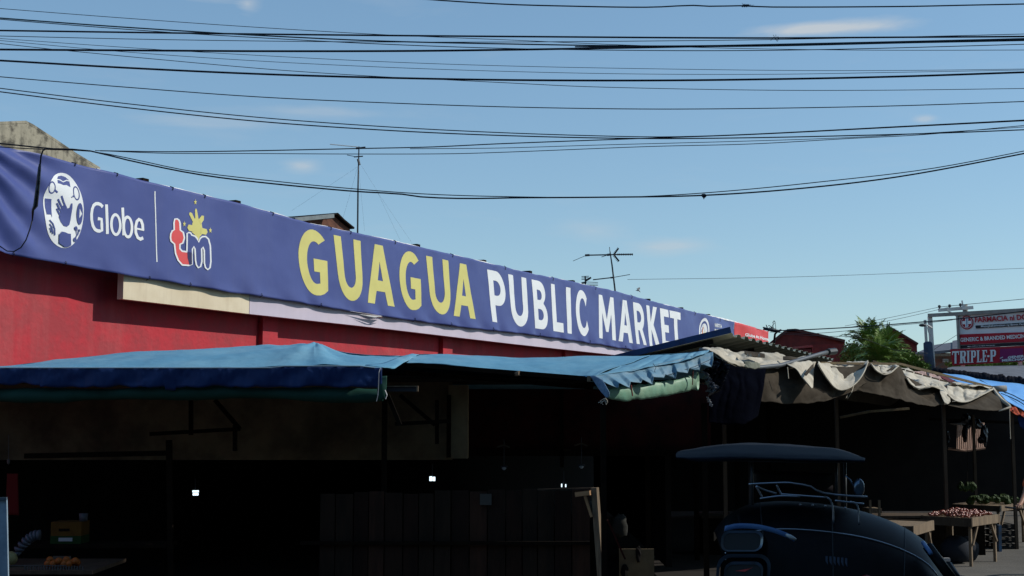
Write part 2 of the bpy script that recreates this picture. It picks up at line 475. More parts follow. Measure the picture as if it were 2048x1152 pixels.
def fas(px0, px1, m, nm, seg):
    fmb = MB()
    fb = [(246, 598), (500, 628), (750, 655), (1000, 685), (1240, 711), (1560, 748)]
    for k in range(seg):
        a = px0 + (px1 - px0) * k / seg; b = px0 + (px1 - px0) * (k + 1) / seg
        for (xx, yy) in ((a, b),):
            pa = PW(xx, at_x(fb, xx), -0.09); pb = PW(yy, at_x(fb, yy), -0.09)
            ta = Vector((pa.x, pa.y, zt - 0.45)); tb = Vector((pb.x, pb.y, zt - 0.45))
            k_ = WN * -0.12
            fmb.quad(pa, pb, tb, ta); fmb.quad(pb + k_, pa + k_, ta + k_, tb + k_)
            fmb.quad(pa, pa + k_, pb + k_, pb); fmb.quad(ta, tb, tb + k_, ta + k_)
            if k == 0: fmb.quad(pa, ta, ta + k_, pa + k_)
            if k == seg - 1: fmb.quad(pb, pb + k_, tb + k_, tb)
    return fmb.build(nm, m, mk)
fas(246, 498, M_fascia, 'fascia_board', 3)
fas(499, 1560, M_lav, 'fascia_board', 10)
# soffit between fascia and wall, and the roof rising behind the banner
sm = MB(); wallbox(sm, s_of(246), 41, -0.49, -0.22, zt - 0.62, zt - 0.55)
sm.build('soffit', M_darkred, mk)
rm = MB()
rm.quad(W(-6, -0.3, zt - 0.12), W(42, -0.3, zt - 0.12), W(42, -5, zt - 0.35), W(-6, -5, zt - 0.35))
rm.quad(W(-6, -5, zt - 0.35), W(42, -5, zt - 0.35), W(42, -9, 0), W(-6, -9, 0))
rm.quad(W(42, -0.7, 0), W(42, -0.7, zt - 0.2), W(42, -5, zt - 0.35), W(42, -9, 0))
rm.build('roof', M_zinc, mk, thick=0.03)
for px, dy in ((289, 1), (474, 1), (835, 0), (968, 0), (1060, 0), (1146, 0), (1298, 0), (1364, 0), (1418, 0)):
    q = PW(px, at_x(top_pts, px) - 1.5, -0.10)
    rb = MB(); s_, z_ = sz(q); ln = 0.13
    wallbox(rb, s_ - ln * .55, s_ + ln * .55, -0.45, -0.07, z_ - 0.10, z_ + 0.012)
    rb.build('rafter_end', M_wooddark, mk)

# ================================================================== banner
s0b, s1b = s_of(-120), s_of(1541)
def bdisp(s, z, px=None):
    """wrinkles of the banner, along the wall normal"""
    d = 0.012 * fbm(s * 0.8, z * 1.2, 3, 3)
    rel = s - s_of(0)
    r_ = math.atan2(zt - z + .25, rel + 1.3) * 27 + 1.3 * fbm(rel * .7, z * .7, 6)
    d += 0.060 * math.exp(-max(0, rel - .2) / 0.55) * math.sin(r_) * (0.75 + 0.5 * fbm(rel * 1.5, z * 1.5, 8))
    zb = zt - 1.5
    low = math.exp(-max(0, z - zb + 0.05) / 0.16)
    d += 0.022 * low * math.sin(s * 5.3 + 2.5 * fbm(s * 0.7, 0, 1) + z * 6)
    hi = math.exp(-max(0, zt - z) / 0.13)
    d += 0.012 * hi * math.sin(s * 4.1 + 3 * fbm(s * 0.5, 5, 1))
    if rel > 31: d += 0.03 * math.sin((s * 1.2 + z * 4)) * min(1, (rel - 31) / 2)
    return d
def BP(px, py, off=0.0):
    p = PW(px, py, 0.0)
    s, z = sz(p)
    return p + WN * (bdisp(s, z) + off)
def banner_grid(px0, px1, nu, nv):
    mb = MB()
    sa, sb = s_of(px0), s_of(px1)
    def fn(u, v):
        s = sa + (sb - sa) * u
        q = O + WD * s
        px = 1024 + F * q.x / (q.y * math.cos(PITCH))      # near enough for the edge curves
        px = 1024 + F * q.x / ((Vector((q.x, q.y, zt - 0.8)) - CAM).dot(FW))
        yt = at_x(top_pts, px) + (1.6 if px < 1100 else .6); yb = at_x(bot_pts, px)
        yt += 1.0 * fbm(s * 1.1, 0, 9, 3) * 1.2; yb += 1.6 * fbm(s * 1.3, 4, 9, 3)
        a = PW(px, yb); b = PW(px, yt)
        p = a.lerp(b, v)
        p = O + WD * s + Vector((0, 0, p.z))
        return p + WN * bdisp(s, p.z)
    mb.grid(fn, nu, nv)
    return mb
bn = thing('banner', W(15, 0, zt - 1.6), 'long navy vinyl banner lettered with the market name along the roof edge', 'banner')
banner_grid(-120, 1472, 900, 44).build('banner_sheet', M_banner, bn, smooth=True, thick=0.004)
banner_grid(1472.5, 1541, 60, 20).build('red_end_panel', M_bred, bn, smooth=True, thick=0.004)
hm = MB()
def hemfn(u, v):
    px = 200 + (1541 - 200) * u
    wdt = 4.4 * max(0.05, 0.60 + 0.9 * fbm(px * 0.012, 2, 2, 3)) * (1 if px < 1000 else 0.6)
    y = at_x(top_pts, px) + (2.6 if px < 1100 else 1.2)
    p = PW(px, y - wdt * (1 - v) * 1.0 , 0.0)
    return p + WN * (-0.02 - 0.05 * (1 - v))
hm.grid(hemfn, 300, 1)
hm.build('hem', M_hem, bn, thick=0.01)
rnd = random.Random(31)
for px in (150, 232, 345, 410, 545, 660, 700, 790, 905, 1010, 1105, 1190, 1262, 1390, 1440):
    mb = MB(); y = at_x(top_pts, px) + 2
    mb.tube([BP(px, y + 5, .012), BP(px + 1, y, .02), BP(px + rnd.uniform(-1, 3), y - 3, -.05)], .008, 5); mb.build('tie_cord', M_cable, bn)
for px in (30, 130, 300, 380, 520, 640, 830, 900, 985, 1080, 1180, 1250):
    mb = MB(); y = at_x(bot_pts, px) - 2
    mb.tube([BP(px, y - 4, .012), BP(px + 1, y, .02), BP(px + rnd.uniform(-2, 3), y + 4, -.04)], .007, 5); mb.build('tie_cord', M_cable, bn)
# loose white flap at the lower edge
fl = MB()
fl.quad(BP(700, 622, 0.02), BP(735, 629, 0.02), BP(763, 636, -0.02), BP(754, 632, 0.10)); fl.quad(BP(718, 629, 0.05), BP(754, 633, 0.12), BP(763, 637, 0.04), BP(742, 635, 0.07))
fl.build('loose_flap', M_hem, bn, thick=0.004)

# ---- flat artwork laid on the banner
LAY = [0.006]
def cut_fill(polys, step=0.0):
    """fill outlines (with holes) and return bmesh in 2D, cut up finely so that it follows the cloth"""
    cu = bpy.data.curves.new('t', 'CURVE'); cu.dimensions = '2D'; cu.fill_mode = 'BOTH'
    for pl in polys:
        sp = cu.splines.new('POLY'); sp.points.add(len(pl) - 1); sp.use_cyclic_u = True
        for k, (x, y) in enumerate(pl): sp.points[k].co = (x, y, 0, 1)
    ob = bpy.data.objects.new('t', cu)
    me = bpy.data.meshes.new_from_object(ob)
    bm = bmesh.new(); bm.from_mesh(me)
    bpy.data.objects.remove(ob); bpy.data.curves.remove(cu); bpy.data.meshes.remove(me)
    if step:
        xs = [v.co.x for v in bm.verts]; ys = [v.co.y for v in bm.verts]
        x = min(xs) + step
        while x < max(xs):
            bmesh.ops.bisect_plane(bm, geom=bm.verts[:] + bm.edges[:] + bm.faces[:], plane_co=(x, 0, 0), plane_no=(1, 0, 0)); x += step
        y = min(ys) + step
        while y < max(ys):
            bmesh.ops.bisect_plane(bm, geom=bm.verts[:] + bm.edges[:] + bm.faces[:], plane_co=(0, y, 0), plane_no=(0, 1, 0)); y += step
    return bm
class Art:
    """collects filled shapes given in any 2D space plus a function to the surface point"""
    def __init__(s, fn, step): s.fn = fn; s.step = step; s.mb = MB(); s.mats = []
    def add(s, polys, m, dz=0.0):
        if m not in s.mats: s.mats.append(m)
        LAY[0] += 0.0006
        bm = cut_fill(polys, s.step)
        i0 = len(s.mb.v)
        bm.verts.index_update()
        for v in bm.verts: s.mb.v.append(tuple(s.fn(v.co.x, v.co.y, LAY[0] + dz)))
        for f in bm.faces:
            s.mb.f.append(tuple(i0 + v.index for v in f.verts)); s.mb.mi.append(s.mats.index(m))
        bm.free()
    def stroke(s, pts, wd, m, closed=False, hscale=1.0):
        n = len(pts); l = []; r = []
        for k, p in enumerate(pts):
            a = pts[(k - 1) % n] if closed or k > 0 else p
            b = pts[(k + 1) % n] if closed or k < n - 1 else p
            dx, dy = b[0] - a[0], (b[1] - a[1]) * hscale
            q = math.hypot(dx, dy) or 1
            nx, ny = -dy / q * wd / 2, dx / q * wd / 2 / hscale
            l.append((p[0] + nx, p[1] + ny)); r.append((p[0] - nx, p[1] - ny))
        if closed: s.add([l, r], m)
        else: s.add([l + r[::-1]], m)
    def build(s, name, parent): return s.mb.build(name, s.mats, parent)
def ell(cx, cy, rx, ry, a0=0, a1=360, n=40, shear=0.0, close=True):
    out = []
    for k in range(n + (0 if close else 1)):
        a = R(a0 + (a1 - a0) * k / n)
        out.append((cx + rx * math.cos(a), cy + ry * math.sin(a) + shear * rx * math.cos(a)))
    return out

# left artwork, measured in an enlargement (4.431 x, origin 60,320)
LAY[0] = 0.006
crop = lambda x, y, o: BP(60 + x / 4.431, 320 + y / 4.431, o)
A = Art(crop, 30)
A.add([ell(292, 447, 178, 333, n=64, shear=0.11)], M_white)
A.add([[(236, 165), (250, 143), (280, 138), (315, 150), (350, 180), (356, 242), (318, 222), (290, 224), (262, 212), (236, 208)]], M_navy)
A.stroke([(234, 172), (262, 176), (290, 194), (325, 180), (353, 186)], 9, M_white)
A.add([ell(182, 245, 32, 56), ell(182, 245, 23, 43)], M_navy)
A.stroke([(203, 264), (232, 290)], 17, M_navy)
A.add([ell(405, 295, 29, 62, shear=0.5), ell(405, 295, 21, 50, shear=0.5)], M_navy)
A.add([ell(377, 322, 8, 9)], M_navy); A.add([ell(362, 330, 5, 6)], M_navy)
A.add([[(132, 340), (186, 346), (187, 512), (180, 484), (137, 482), (128, 420)]], M_navy)
A.add([[(290, 400), (322, 430), (343, 425), (356, 386), (368, 386), (369, 430), (357, 530), (345, 575), (322, 592), (295, 585), (270, 552), (252, 505), (262, 478), (270, 440)]], M_navy)
for tip, base in (((268, 318), (318, 430)), ((240, 346), (300, 450)), ((232, 382), (285, 470)), ((235, 430), (275, 505))):
    A.stroke([tip, ((tip[0] + base[0]) / 2 - 3, (tip[1] + base[1]) / 2), base], 15, M_navy)
A.add([ell(433, 478, 26, 96)], M_navy)
A.add([[(430, 432), (430, 516), (453, 478)]], M_white)
for pts, w_ in (([(160, 532), (192, 565), (208, 610), (212, 668)], 11), ([(160, 566), (183, 596), (194, 655)], 10), ([(163, 600), (173, 615), (178, 642)], 9)):
    A.stroke(pts, w_, M_navy)
A.add([ell(400, 605, 13, 18)], M_navy); A.add([ell(391, 705, 14, 20)], M_navy); A.add([ell(430, 625, 8, 11)], M_navy)
A.stroke([(400, 610), (412, 660), (391, 705)], 8, M_navy); A.stroke([(400, 606), (430, 625), (414, 670)], 7, M_navy)
A.add([[(248, 655), (262, 650), (268, 634), (300, 640), (325, 652), (352, 655), (356, 757), (330, 770), (300, 772), (262, 745), (250, 738)]], M_navy)
A.build('round_emblem', bn)
LAY[0] = 0.006
A = Art(crop, 30)
A.stroke([(640, 416), (622, 396), (600, 387), (578, 388), (558, 402), (545, 432), (539, 480), (541, 530), (552, 582), (570, 615), (592, 628), (612, 630), (632, 624), (630, 570), (629, 526), (595, 520)], 24, M_white, hscale=0.8)
A.stroke([(674, 394), (680, 656)], 25, M_white)
A.add([ell(754, 573, 51, 101, shear=0.12), ell(754, 573, 28, 75, shear=0.12)], M_white)
A.stroke([(818, 422), (823, 560), (824, 668)], 24, M_white)
A.add([ell(862, 594, 49, 101, shear=0.12), ell(862, 594, 26, 75, shear=0.12)], M_white)
A.stroke([(932, 606), (1008, 622)], 16, M_white)
A.stroke([(997, 622), (994, 575), (982, 538), (962, 526), (943, 545), (932, 590), (933, 645), (950, 688), (975, 702), (1000, 690)], 24, M_white, hscale=0.8)
A.build('white_word', bn)
LAY[0] = 0.006
A = Art(crop, 40); A.stroke([(1102, 278), (1113, 590), (1124, 903)], 9, M_white); A.build('divider_line', bn)
LAY[0] = 0.006
A = Art(crop, 30)
tpoly = [(1278, 524), (1300, 522), (1316, 535), (1324, 560), (1327, 622), (1352, 642), (1362, 690), (1350, 735), (1325, 748), (1325, 785), (1345, 808), (1395, 815), (1428, 825), (1430, 925), (1400, 935), (1345, 930), (1310, 890), (1287, 830), (1276, 745), (1247, 720), (1240, 690), (1242, 655), (1255, 628), (1272, 618), (1270, 560)]
mpoly = [(1385, 650), (1402, 643), (1418, 648), (1425, 665), (1455, 675), (1476, 700), (1487, 728), (1500, 695), (1520, 680), (1550, 678), (1575, 702), (1590, 760), (1596, 900), (1588, 955), (1568, 972), (1548, 955), (1538, 915), (1535, 800), (1525, 772), (1512, 790), (1516, 900), (1505, 945), (1485, 955), (1468, 930), (1460, 890), (1455, 790), (1445, 768), (1433, 790), (1432, 830), (1385, 818)]
for poly in ([(1435, 560), (1455, 520), (1475, 512), (1500, 525), (1520, 570), (1530, 650), (1500, 680), (1487, 715), (1465, 672), (1430, 640)],
             [(1462, 525), (1461, 445), (1469, 428), (1479, 440), (1491, 520)], [(1440, 550), (1406, 480), (1413, 462), (1432, 470), (1460, 530)],
             [(1490, 530), (1520, 492), (1541, 495), (1539, 530), (1512, 570)], [(1447, 580), (1400, 572), (1389, 598), (1402, 627), (1442, 636)],
             [(1512, 600), (1562, 613), (1569, 640), (1556, 662), (1508, 655)]):
    A.add([poly], M_yellow)
def star(cx, cy, rx, ry):
    return [(cx + (rx if k % 2 == 0 else rx * .42) * math.sin(math.pi * k / 5), cy - (ry if k % 2 == 0 else ry * .42) * math.cos(math.pi * k / 5)) for k in range(10)]
for cx, cy in ((1466, 373), (1363, 567), (1594, 624)): A.add([star(cx, cy, 15, 27)], M_yellow)
A.add([tpoly], M_redp); A.stroke(tpoly, 14, M_white, True)
A.add([mpoly], M_navy); A.stroke(mpoly, 13, M_white, True)
A.add([[(1388, 812), (1428, 822), (1430, 924), (1408, 932), (1392, 870)]], M_dnavy)
A.build('sun_emblem', bn)

# ---- heavy capitals on a unit box (x right, y up)
def arcp(cx, cy, rx, ry, a0, a1, n=14): return [(cx + rx * math.cos(R(a0 + (a1 - a0) * k / n)), cy + ry * math.sin(R(a0 + (a1 - a0) * k / n))) for k in range(n + 1)]
GL = {}
GL['U'] = [[(0, 1), (.27, 1), (.27, .42)] + arcp(.5, .40, .23, .20, 180, 360)[1:] + [(.73, 1), (1, 1), (1, .40)] + arcp(.5, .38, .5, .39, 0, -180)[1:]]
GL['A'] = [[(0, 0), (.27, 0), (.35, .22), (.66, .22), (.74, 0), (1, 0), (.66, 1), (.35, 1)], [(.41, .40), (.60, .40), (.505, .72)]]
GL['G'] = [arcp(.56, .5, .56, .51, 48, 270, 26) + [(.72, 0.0), (.86, .03), (1, .09), (1, .56), (.52, .56), (.52, .36), (.72, .36), (.72, .185), (.60, .17)] + arcp(.58, .5, .29, .33, 268, 62, 20)]
GL['P'] = [[(0, 0), (.30, 0), (.30, .33), (.50, .33)] + arcp(.50, .665, .50, .335, -90, 90, 16)[1:] + [(0, 1)], [(.30, .52)] + arcp(.46, .665, .25, .145, -90, 90, 12) + [(.30, .81)]]
GL['B'] = [[(0, 0), (.48, 0)] + arcp(.50, .285, .50, .285, -80, 62, 14) + [(.74, .535)] + arcp(.48, .755, .44, .245, -50, 88, 12) + [(0, 1)],
           [(.30, .19)] + arcp(.46, .30, .24, .115, -90, 90, 10) + [(.30, .415)], [(.30, .60)] + arcp(.44, .705, .20, .105, -90, 90, 10) + [(.30, .81)]]
GL['L'] = [[(0, 0), (1, 0), (1, .20), (.38, .20), (.38, 1), (0, 1)]]
GL['I'] = [[(0, 0), (1, 0), (1, 1), (0, 1)]]
GL['C'] = [arcp(.56, .5, .56, .51, 42, 318, 30) + [(.86, .35)] + arcp(.60, .5, .30, .33, 305, 55, 24) + [(.86, .66)]]
GL['M'] = [[(0, 0), (.22, 0), (.24, .60), (.43, .17), (.57, .17), (.76, .60), (.78, 0), (1, 0), (.93, 1), (.73, 1), (.50, .46), (.27, 1), (.07, 1)]]
GL['R'] = [[(0, 0), (.29, 0), (.29, .34), (.42, .34), (.70, 0), (1, 0), (.70, .38)] + arcp(.50, .675, .45, .325, -55, 90, 14) + [(0, 1)], [(.29, .53)] + arcp(.45, .67, .22, .14, -90, 90, 10) + [(.29, .81)]]
GL['K'] = [[(0, 0), (.29, 0), (.29, .42), (.66, 0), (1, 0), (.54, .54), (.96, 1), (.63, 1), (.29, .60), (.29, 1), (0, 1)]]
GL['E'] = [[(0, 0), (1, 0), (1, .19), (.40, .19), (.40, .41), (.88, .41), (.88, .60), (.40, .60), (.40, .81), (.98, .81), (.98, 1), (0, 1)]]
GL['T'] = [[(.34, 0), (.66, 0), (.66, .81), (1, .81), (1, 1), (0, 1), (0, .81), (.34, .81)]]
cap = lambda x: 470 + .2245 * (x - 668)
base = lambda x: 606 + .153 * (x - 740)
def letter(ch, xlt, xrt, xlb, xrb, ov=0.0):
    """x at cap line and at base line (pixels)"""
    def fn(u, v, o):
        v2 = v * (1 + 2 * ov) - ov
        yt_l, yt_r, yb_l, yb_r = cap(xlt), cap(xrt), base(xlb), base(xrb)
        xb = xlb + (xrb - xlb) * u; xt = xlt + (xrt - xlt) * u
        x = xb + (xt - xb) * v2
        y = (yb_l + (yb_r - yb_l) * u) * (1 - v2) + (yt_l + (yt_r - yt_l) * u) * v2
        return BP(x, y, o)
    return fn
def word(nm, spec, m):
    mb = MB()
    A_ = None
    allm = MB()
    for ch, a, b, c, d in spec:
        LAY[0] = 0.006
        A_ = Art(letter(ch, a, b, c, d, 0.0), 0.08)
        A_.add(GL[ch], m)
        i0 = len(allm.v); allm.v += A_.mb.v
        allm.f += [tuple(i0 + k for k in f) for f in A_.mb.f]; allm.mi += [0] * len(A_.mb.f)
    allm.build(nm, m, bn)
word('yellow_word', [('G', 593, 652, 602, 656), ('U', 666, 721, 680, 728), ('A', 731, 782, 735, 789), ('G', 795, 839, 802, 843), ('U', 852, 896, 862, 903), ('A', 905, 946, 907, 951)], M_yellow)
word('white_word', [('P', 974, 1006, 984, 1018), ('U', 1016, 1052, 1024, 1058), ('B', 1063, 1090, 1070, 1097)], M_white)
word('white_word', [('L', 1101, 1122, 1106, 1127), ('I', 1131, 1140, 1135, 1144), ('C', 1149, 1173, 1154, 1178)], M_white)
word('white_word', [('M', 1195, 1229, 1198, 1232), ('A', 1236, 1262, 1237, 1266), ('R', 1265, 1287, 1273, 1293), ('K', 1292, 1314, 1299, 1320), ('E', 1319, 1337, 1325, 1342), ('T', 1339, 1361, 1344, 1364)], M_white)
LAY[0] = 0.006
A = Art(lambda x, y, o: BP(x, y, o), 4)
A.add([ell(1409, 670, 10.5, 34, shear=0.2)], M_white); A.add([ell(1409, 670, 8.2, 28, shear=0.2)], M_navy); A.add([ell(1409, 670, 6.8, 23, shear=0.2)], M_white)
A.add([[(1404, 690), (1405, 662), (1408, 652), (1409, 692)]], M_orange); A.add([[(1410, 690), (1410, 660), (1413, 668), (1414, 692)]], M_yellow)
A.build('town_seal', bn)

def text_mesh(txt, fn, m, name, parent, off=0.0, step=0.0, xs=1.0, extr=0.0):
    """built-in font, set into a unit box (x 0..1, y 0..1) and carried to the surface by fn"""
    cu = bpy.data.curves.new('t', 'FONT'); cu.body = txt; cu.offset = off; cu.resolution_u = 3
    ob = bpy.data.objects.new('t', cu)
    me = bpy.data.meshes.new_from_object(ob)
    bm = bmesh.new(); bm.from_mesh(me)
    bpy.data.objects.remove(ob); bpy.data.curves.remove(cu); bpy.data.meshes.remove(me)
    x = [v.co.x for v in bm.verts]; y = [v.co.y for v in bm.verts]
    x0, x1, y0, y1 = min(x), max(x), min(y), max(y)
    mb = MB(); bm.verts.index_update()
    for v in bm.verts: mb.v.append(tuple(fn((v.co.x - x0) / (x1 - x0), (v.co.y - y0) / (y1 - y0))))
    for f in bm.faces: mb.f.append(tuple(v.index for v in f.verts)); mb.mi.append(0)
    bm.free()
    return mb.build(name, m, parent)
def bquad(a, b, c, d, f):
    """a=top-left b=top-right c=bottom-right d=bottom-left in pixels"""
    def fn(u, v):
        x = (d[0] + (c[0] - d[0]) * u) * (1 - v) + (a[0] + (b[0] - a[0]) * u) * v
        y = (d[1] + (c[1] - d[1]) * u) * (1 - v) + (a[1] + (b[1] - a[1]) * u) * v
        return f(x, y)
    return fn
bf = lambda x, y: BP(x, y, 0.010)
text_mesh('NANDITO SA', bquad((1427, 646), (1442.5, 649), (1443, 656), (1427.5, 654), bf), M_white, 'small_lettering', bn, 0.03)
text_mesh('BAYAN', bquad((1427.5, 657.5), (1442.5, 660), (1443, 667), (1427.5, 664), bf), M_white, 'small_lettering', bn, 0.03)
text_mesh('Globe At Home', bquad((1490, 666), (1538, 675), (1538, 682), (1490, 672), bf), M_white, 'white_lettering', bn, 0.03)

# ================================================================== buildings behind the market
def gable(name, outline, n, depth, label, mw, mr, cat='building', zlow=0.0, over=0.15):
    """outline: measured points of the gable top, left to right, on a plane parallel to the market wall"""
    pts = [PW(x, y, n) for x, y in outline]
    c = sum((p for p in pts), Vector()) / len(pts)
    t = thing(name, Vector((c.x, c.y, 0)), label, cat)
    mb = MB(); k = -WN * depth
    lo = [Vector((p.x, p.y, zlow)) for p in pts]
    for a in range(len(pts) - 1):
        mb.quad(lo[a], lo[a + 1], pts[a + 1], pts[a]); mb.quad(lo[a + 1] + k, lo[a] + k, pts[a] + k, pts[a + 1] + k)
    mb.quad(lo[0] + k, lo[0], pts[0], pts[0] + k); mb.quad(lo[-1], lo[-1] + k, pts[-1] + k, pts[-1])
    mb.build('wall', mw, t)
    rb = MB()
    for a in range(len(pts) - 1):
        u = Vector((0, 0, 0.03)); e = WN * over
        rb.quad(pts[a] + u + e, pts[a + 1] + u + e, pts[a + 1] + u + k, pts[a] + u + k)
    rb.build('roof', mr, t, thick=0.05)
    return t
gable('concrete_gable_building', [(-160, 300), (-60, 262), (0, 249), (52, 247), (66, 254), (112, 284), (152, 311), (200, 340)], -5.0, 8,
      'weathered grey concrete gable rising above the left end of the banner', M_concrete, M_concrete, over=0.0)
t = gable('wooden_gable_building', [(590, 437), (640, 432.5), (667, 430), (680, 443), (700, 459)], -6.0, 5,
      'brown gable with grey roof sheet peeping over the banner', M_brownwall, M_wooddark)
rs = MB(); a, b = PW(590, 436, -5.7), PW(668, 428.5, -5.7); k = -WN * 5
rs.quad(a, b, b + k + Vector((0, 0, .1)), a + k + Vector((0, 0, .1))); rs.quad(a, b, b - Vector((0, 0, .10)), a - Vector((0, 0, .10)))
rs.build('roof_sheet', M_zinc, t, thick=0.02)
def gableY(name, outline, Y, depth, label, mw, mr):
    pts = [P(x, y, Y) for x, y in outline]
    c = sum((p for p in pts), Vector()) / len(pts)
    t = thing(name, Vector((c.x, c.y, 0)), label, 'building')
    mb = MB(); k = Vector((0.25, 1, 0)) * depth
    lo = [Vector((p.x, p.y, 0)) for p in pts]
    for a in range(len(pts) - 1):
        mb.quad(lo[a], lo[a + 1], pts[a + 1], pts[a]); mb.quad(lo[a + 1] + k, lo[a] + k, pts[a] + k, pts[a + 1] + k)
    mb.quad(lo[0] + k, lo[0], pts[0], pts[0] + k); mb.quad(lo[-1], lo[-1] + k, pts[-1] + k, pts[-1])
    mb.build('wall', mw, t)
    rb = MB(); u = Vector((0, -0.2, 0.04))
    for a in range(len(pts) - 1): rb.quad(pts[a] + u, pts[a + 1] + u, pts[a + 1] + k, pts[a] + k)
    rb.build('roof', mr, t, thick=0.12)
    return t
M_pantile = mat('red_brown_ridge', (0.10, 0.035, 0.03), 0.9, (0.06, 0.025, 0.02), 6)
gableY('red_gable_building', [(1536, 692), (1560, 672), (1572, 663), (1590, 662), (1640, 673), (1688, 684)], 62, 20, 'long rusty red roof end beyond the corrugated roof', M_rust, M_pantile)
gableY('red_gable_building', [(1735, 680), (1752, 668), (1770, 663), (1780, 658), (1806, 673), (1834, 690)], 72, 20, 'pointed red gable rising behind the palm trees', M_rust, M_pantile)
wb = thing('low_red_building', P(1665, 720, 55), 'low dark red annex with pale corner post left of the palms', 'building')
wb.location.z = 0
m_ = MB(); a, b = P(1625, 692, 55), P(1690, 690, 55)
m_.quad((a.x, a.y, 0), (b.x, b.y, 0), b, a); m_.quad(a, b, b + Vector((0, 6, 0.2)), a + Vector((0, 6, 0.2))); m_.quad((b.x, b.y, 0), (b.x, b.y + 6, 0), b + Vector((0, 6, .2)), b)
m_.build('wall', M_rust, wb, thick=0.1)
m_ = MB(); p = P(1690.5, 690, 54.9); m_.box((p.x, p.y, p.z / 2), (0.09, 0.09, p.z)); m_.build('corner_post', M_polewhite, wb)

# house under the billboard
hb = thing('brick_house', (P(1880, 700, 60).x, 60, 0), 'old brick house with dark sloping roof beside the billboard', 'building')
m_ = MB(); a, b = P(1836, 706, 60), P(1990, 700, 60)
m_.box(((a.x + b.x) / 2, 63, a.z / 2), (b.x - a.x, 6, a.z)); m_.build('wall', M_brick, hb)
m_ = MB()
r0, r1, r2, r3 = P(1828, 712, 59.2), P(1990, 706, 59.2), P(1990, 672, 63), P(1905, 689, 63)
m_.quad(P(1830, 709, 59.2), P(1925, 700, 59.2), P(1925, 684, 64), P(1870, 692, 64)); m_.quad(P(1905, 700, 59), P(2000, 697, 59), P(2000, 668, 64), P(1905, 684, 64))
m_.build('roof', M_greyroof, hb, thick=0.12)
for x0, x1, y0, y1 in ((1868, 1880, 703, 709), (1885, 1896, 718, 724)):
    m_ = MB(); a = P((x0 + x1) / 2, (y0 + y1) / 2, 59.93); m_.box(a, ((x1 - x0) * 60 / F, 0.1, (y1 - y0) * 60 / F)); wn = m_.build('window', M_polewhite, hb)
    m_ = MB(); m_.box(a + Vector((0, -0.06, 0)), ((x1 - x0 - 3) * 60 / F, 0.04, (y1 - y0 - 2.5) * 60 / F)); m_.build('pane', M_glassdark, wn)
m_ = MB()
m_.bar(P(1825, 711, 58), P(1905, 710, 58), 0.12, 0.1); m_.build('gutter', M_woodpale, hb)
gr = thing('roof_row', (P(1970, 745, 34).x, 34, 0), 'flat grey fibre sheet roof behind the bright blue tarpaulin', 'roof')
m_ = MB(); m_.quad(P(1868, 745, 33), P(2090, 768, 33), P(2090, 731, 40), P(1905, 735, 40)); m_.build('sheet', M_greyroof, gr, thick=0.05)
for px, py in ((1880, 742), (2080, 760)):
    m_ = MB(); p = P(px, py, 33.4); m_.box((p.x, p.y, p.z / 2 - .1), (.1, .1, p.z - .1)); m_.build('post', M_wooddark, gr)

# ================================================================== palm and trees
def palm(name, bx, by, h, fr, label, seed, n=26, flen=1.9, group='trees beside the far roofs', up=0.5):
    rnd = random.Random(seed)
    t = thing(name, (bx, by, 0), label, 'tree', group)
    tb = MB(); tb.tube([(bx + 0.04 * math.sin(k), by, h * k / 6) for k in range(7)], [0.13 - 0.008 * k for k in range(7)], 8)
    tb.build('trunk', M_bark, t, True)
    cb = MB(); top = Vector((bx, by, h))
    for i in range(n):
        az = i * 2.399 + rnd.uniform(-.3, .3)
        el = R(85) - (i / n) * R(105) * (1 - up * 0.4) + rnd.uniform(-.12, .12)
        ln = flen * rnd.uniform(.75, 1.1)
        d = Vector((math.cos(az) * math.cos(el), math.sin(az) * math.cos(el), math.sin(el)))
        pts = []; p = top.copy(); v = d.copy()
        for k in range(12):
            pts.append(p.copy()); p += v * ln / 11; v = (v + Vector((0, 0, -0.075 - 0.035 * k * 0.5))).normalized()
        cb.tube(pts, [0.016 * (1 - k / 13) for k in range(12)], 4, False)
        for k in range(1, 48):
            q = k / 48 * 11; j = min(int(q), 10); pp = pts[j].lerp(pts[j + 1], q - j)
            tn = (pts[j + 1] - pts[j]).normalized(); sd_ = tn.cross(Vector((0, 0, 1)))
            if sd_.length < .1: sd_ = Vector((math.sin(az), -math.cos(az), 0))
            sd_.normalize(); L_ = flen * 0.26 * math.sin(math.pi * min(.97, .12 + k / 52)) * rnd.uniform(.8, 1.15)
            for sg in (-1, 1):
                e = pp + (sd_ * sg * .75 + tn * .62 + Vector((0, 0, rnd.uniform(-.45, .15)))).normalized() * L_
                mid = pp.lerp(e, .45); wv = tn * 0.032 * flen / 1.9
                cb.quad(pp - wv * .5, mid - wv, e, mid + wv)
    cb.build('crown', M_palm, t)
pz = lambda y, Y: P(0, y, Y).z
palm('palm_tree', P(1722, 0, 44).x, 44, pz(700, 44), 1, 'tall feathery palm with upright fronds at the left of the tree clump', 3, 26, 1.35, up=1)
palm('palm_tree', P(1752, 0, 42).x, 42, pz(712, 42), 1, 'full round palm in the middle of the tree clump below the red gable', 5, 38, 1.12, up=1)
palm('palm_tree', P(1738, 0, 40).x, 40, pz(728, 40), 1, 'low palm crown just above the cream awning', 8, 30, 1.1, up=1)
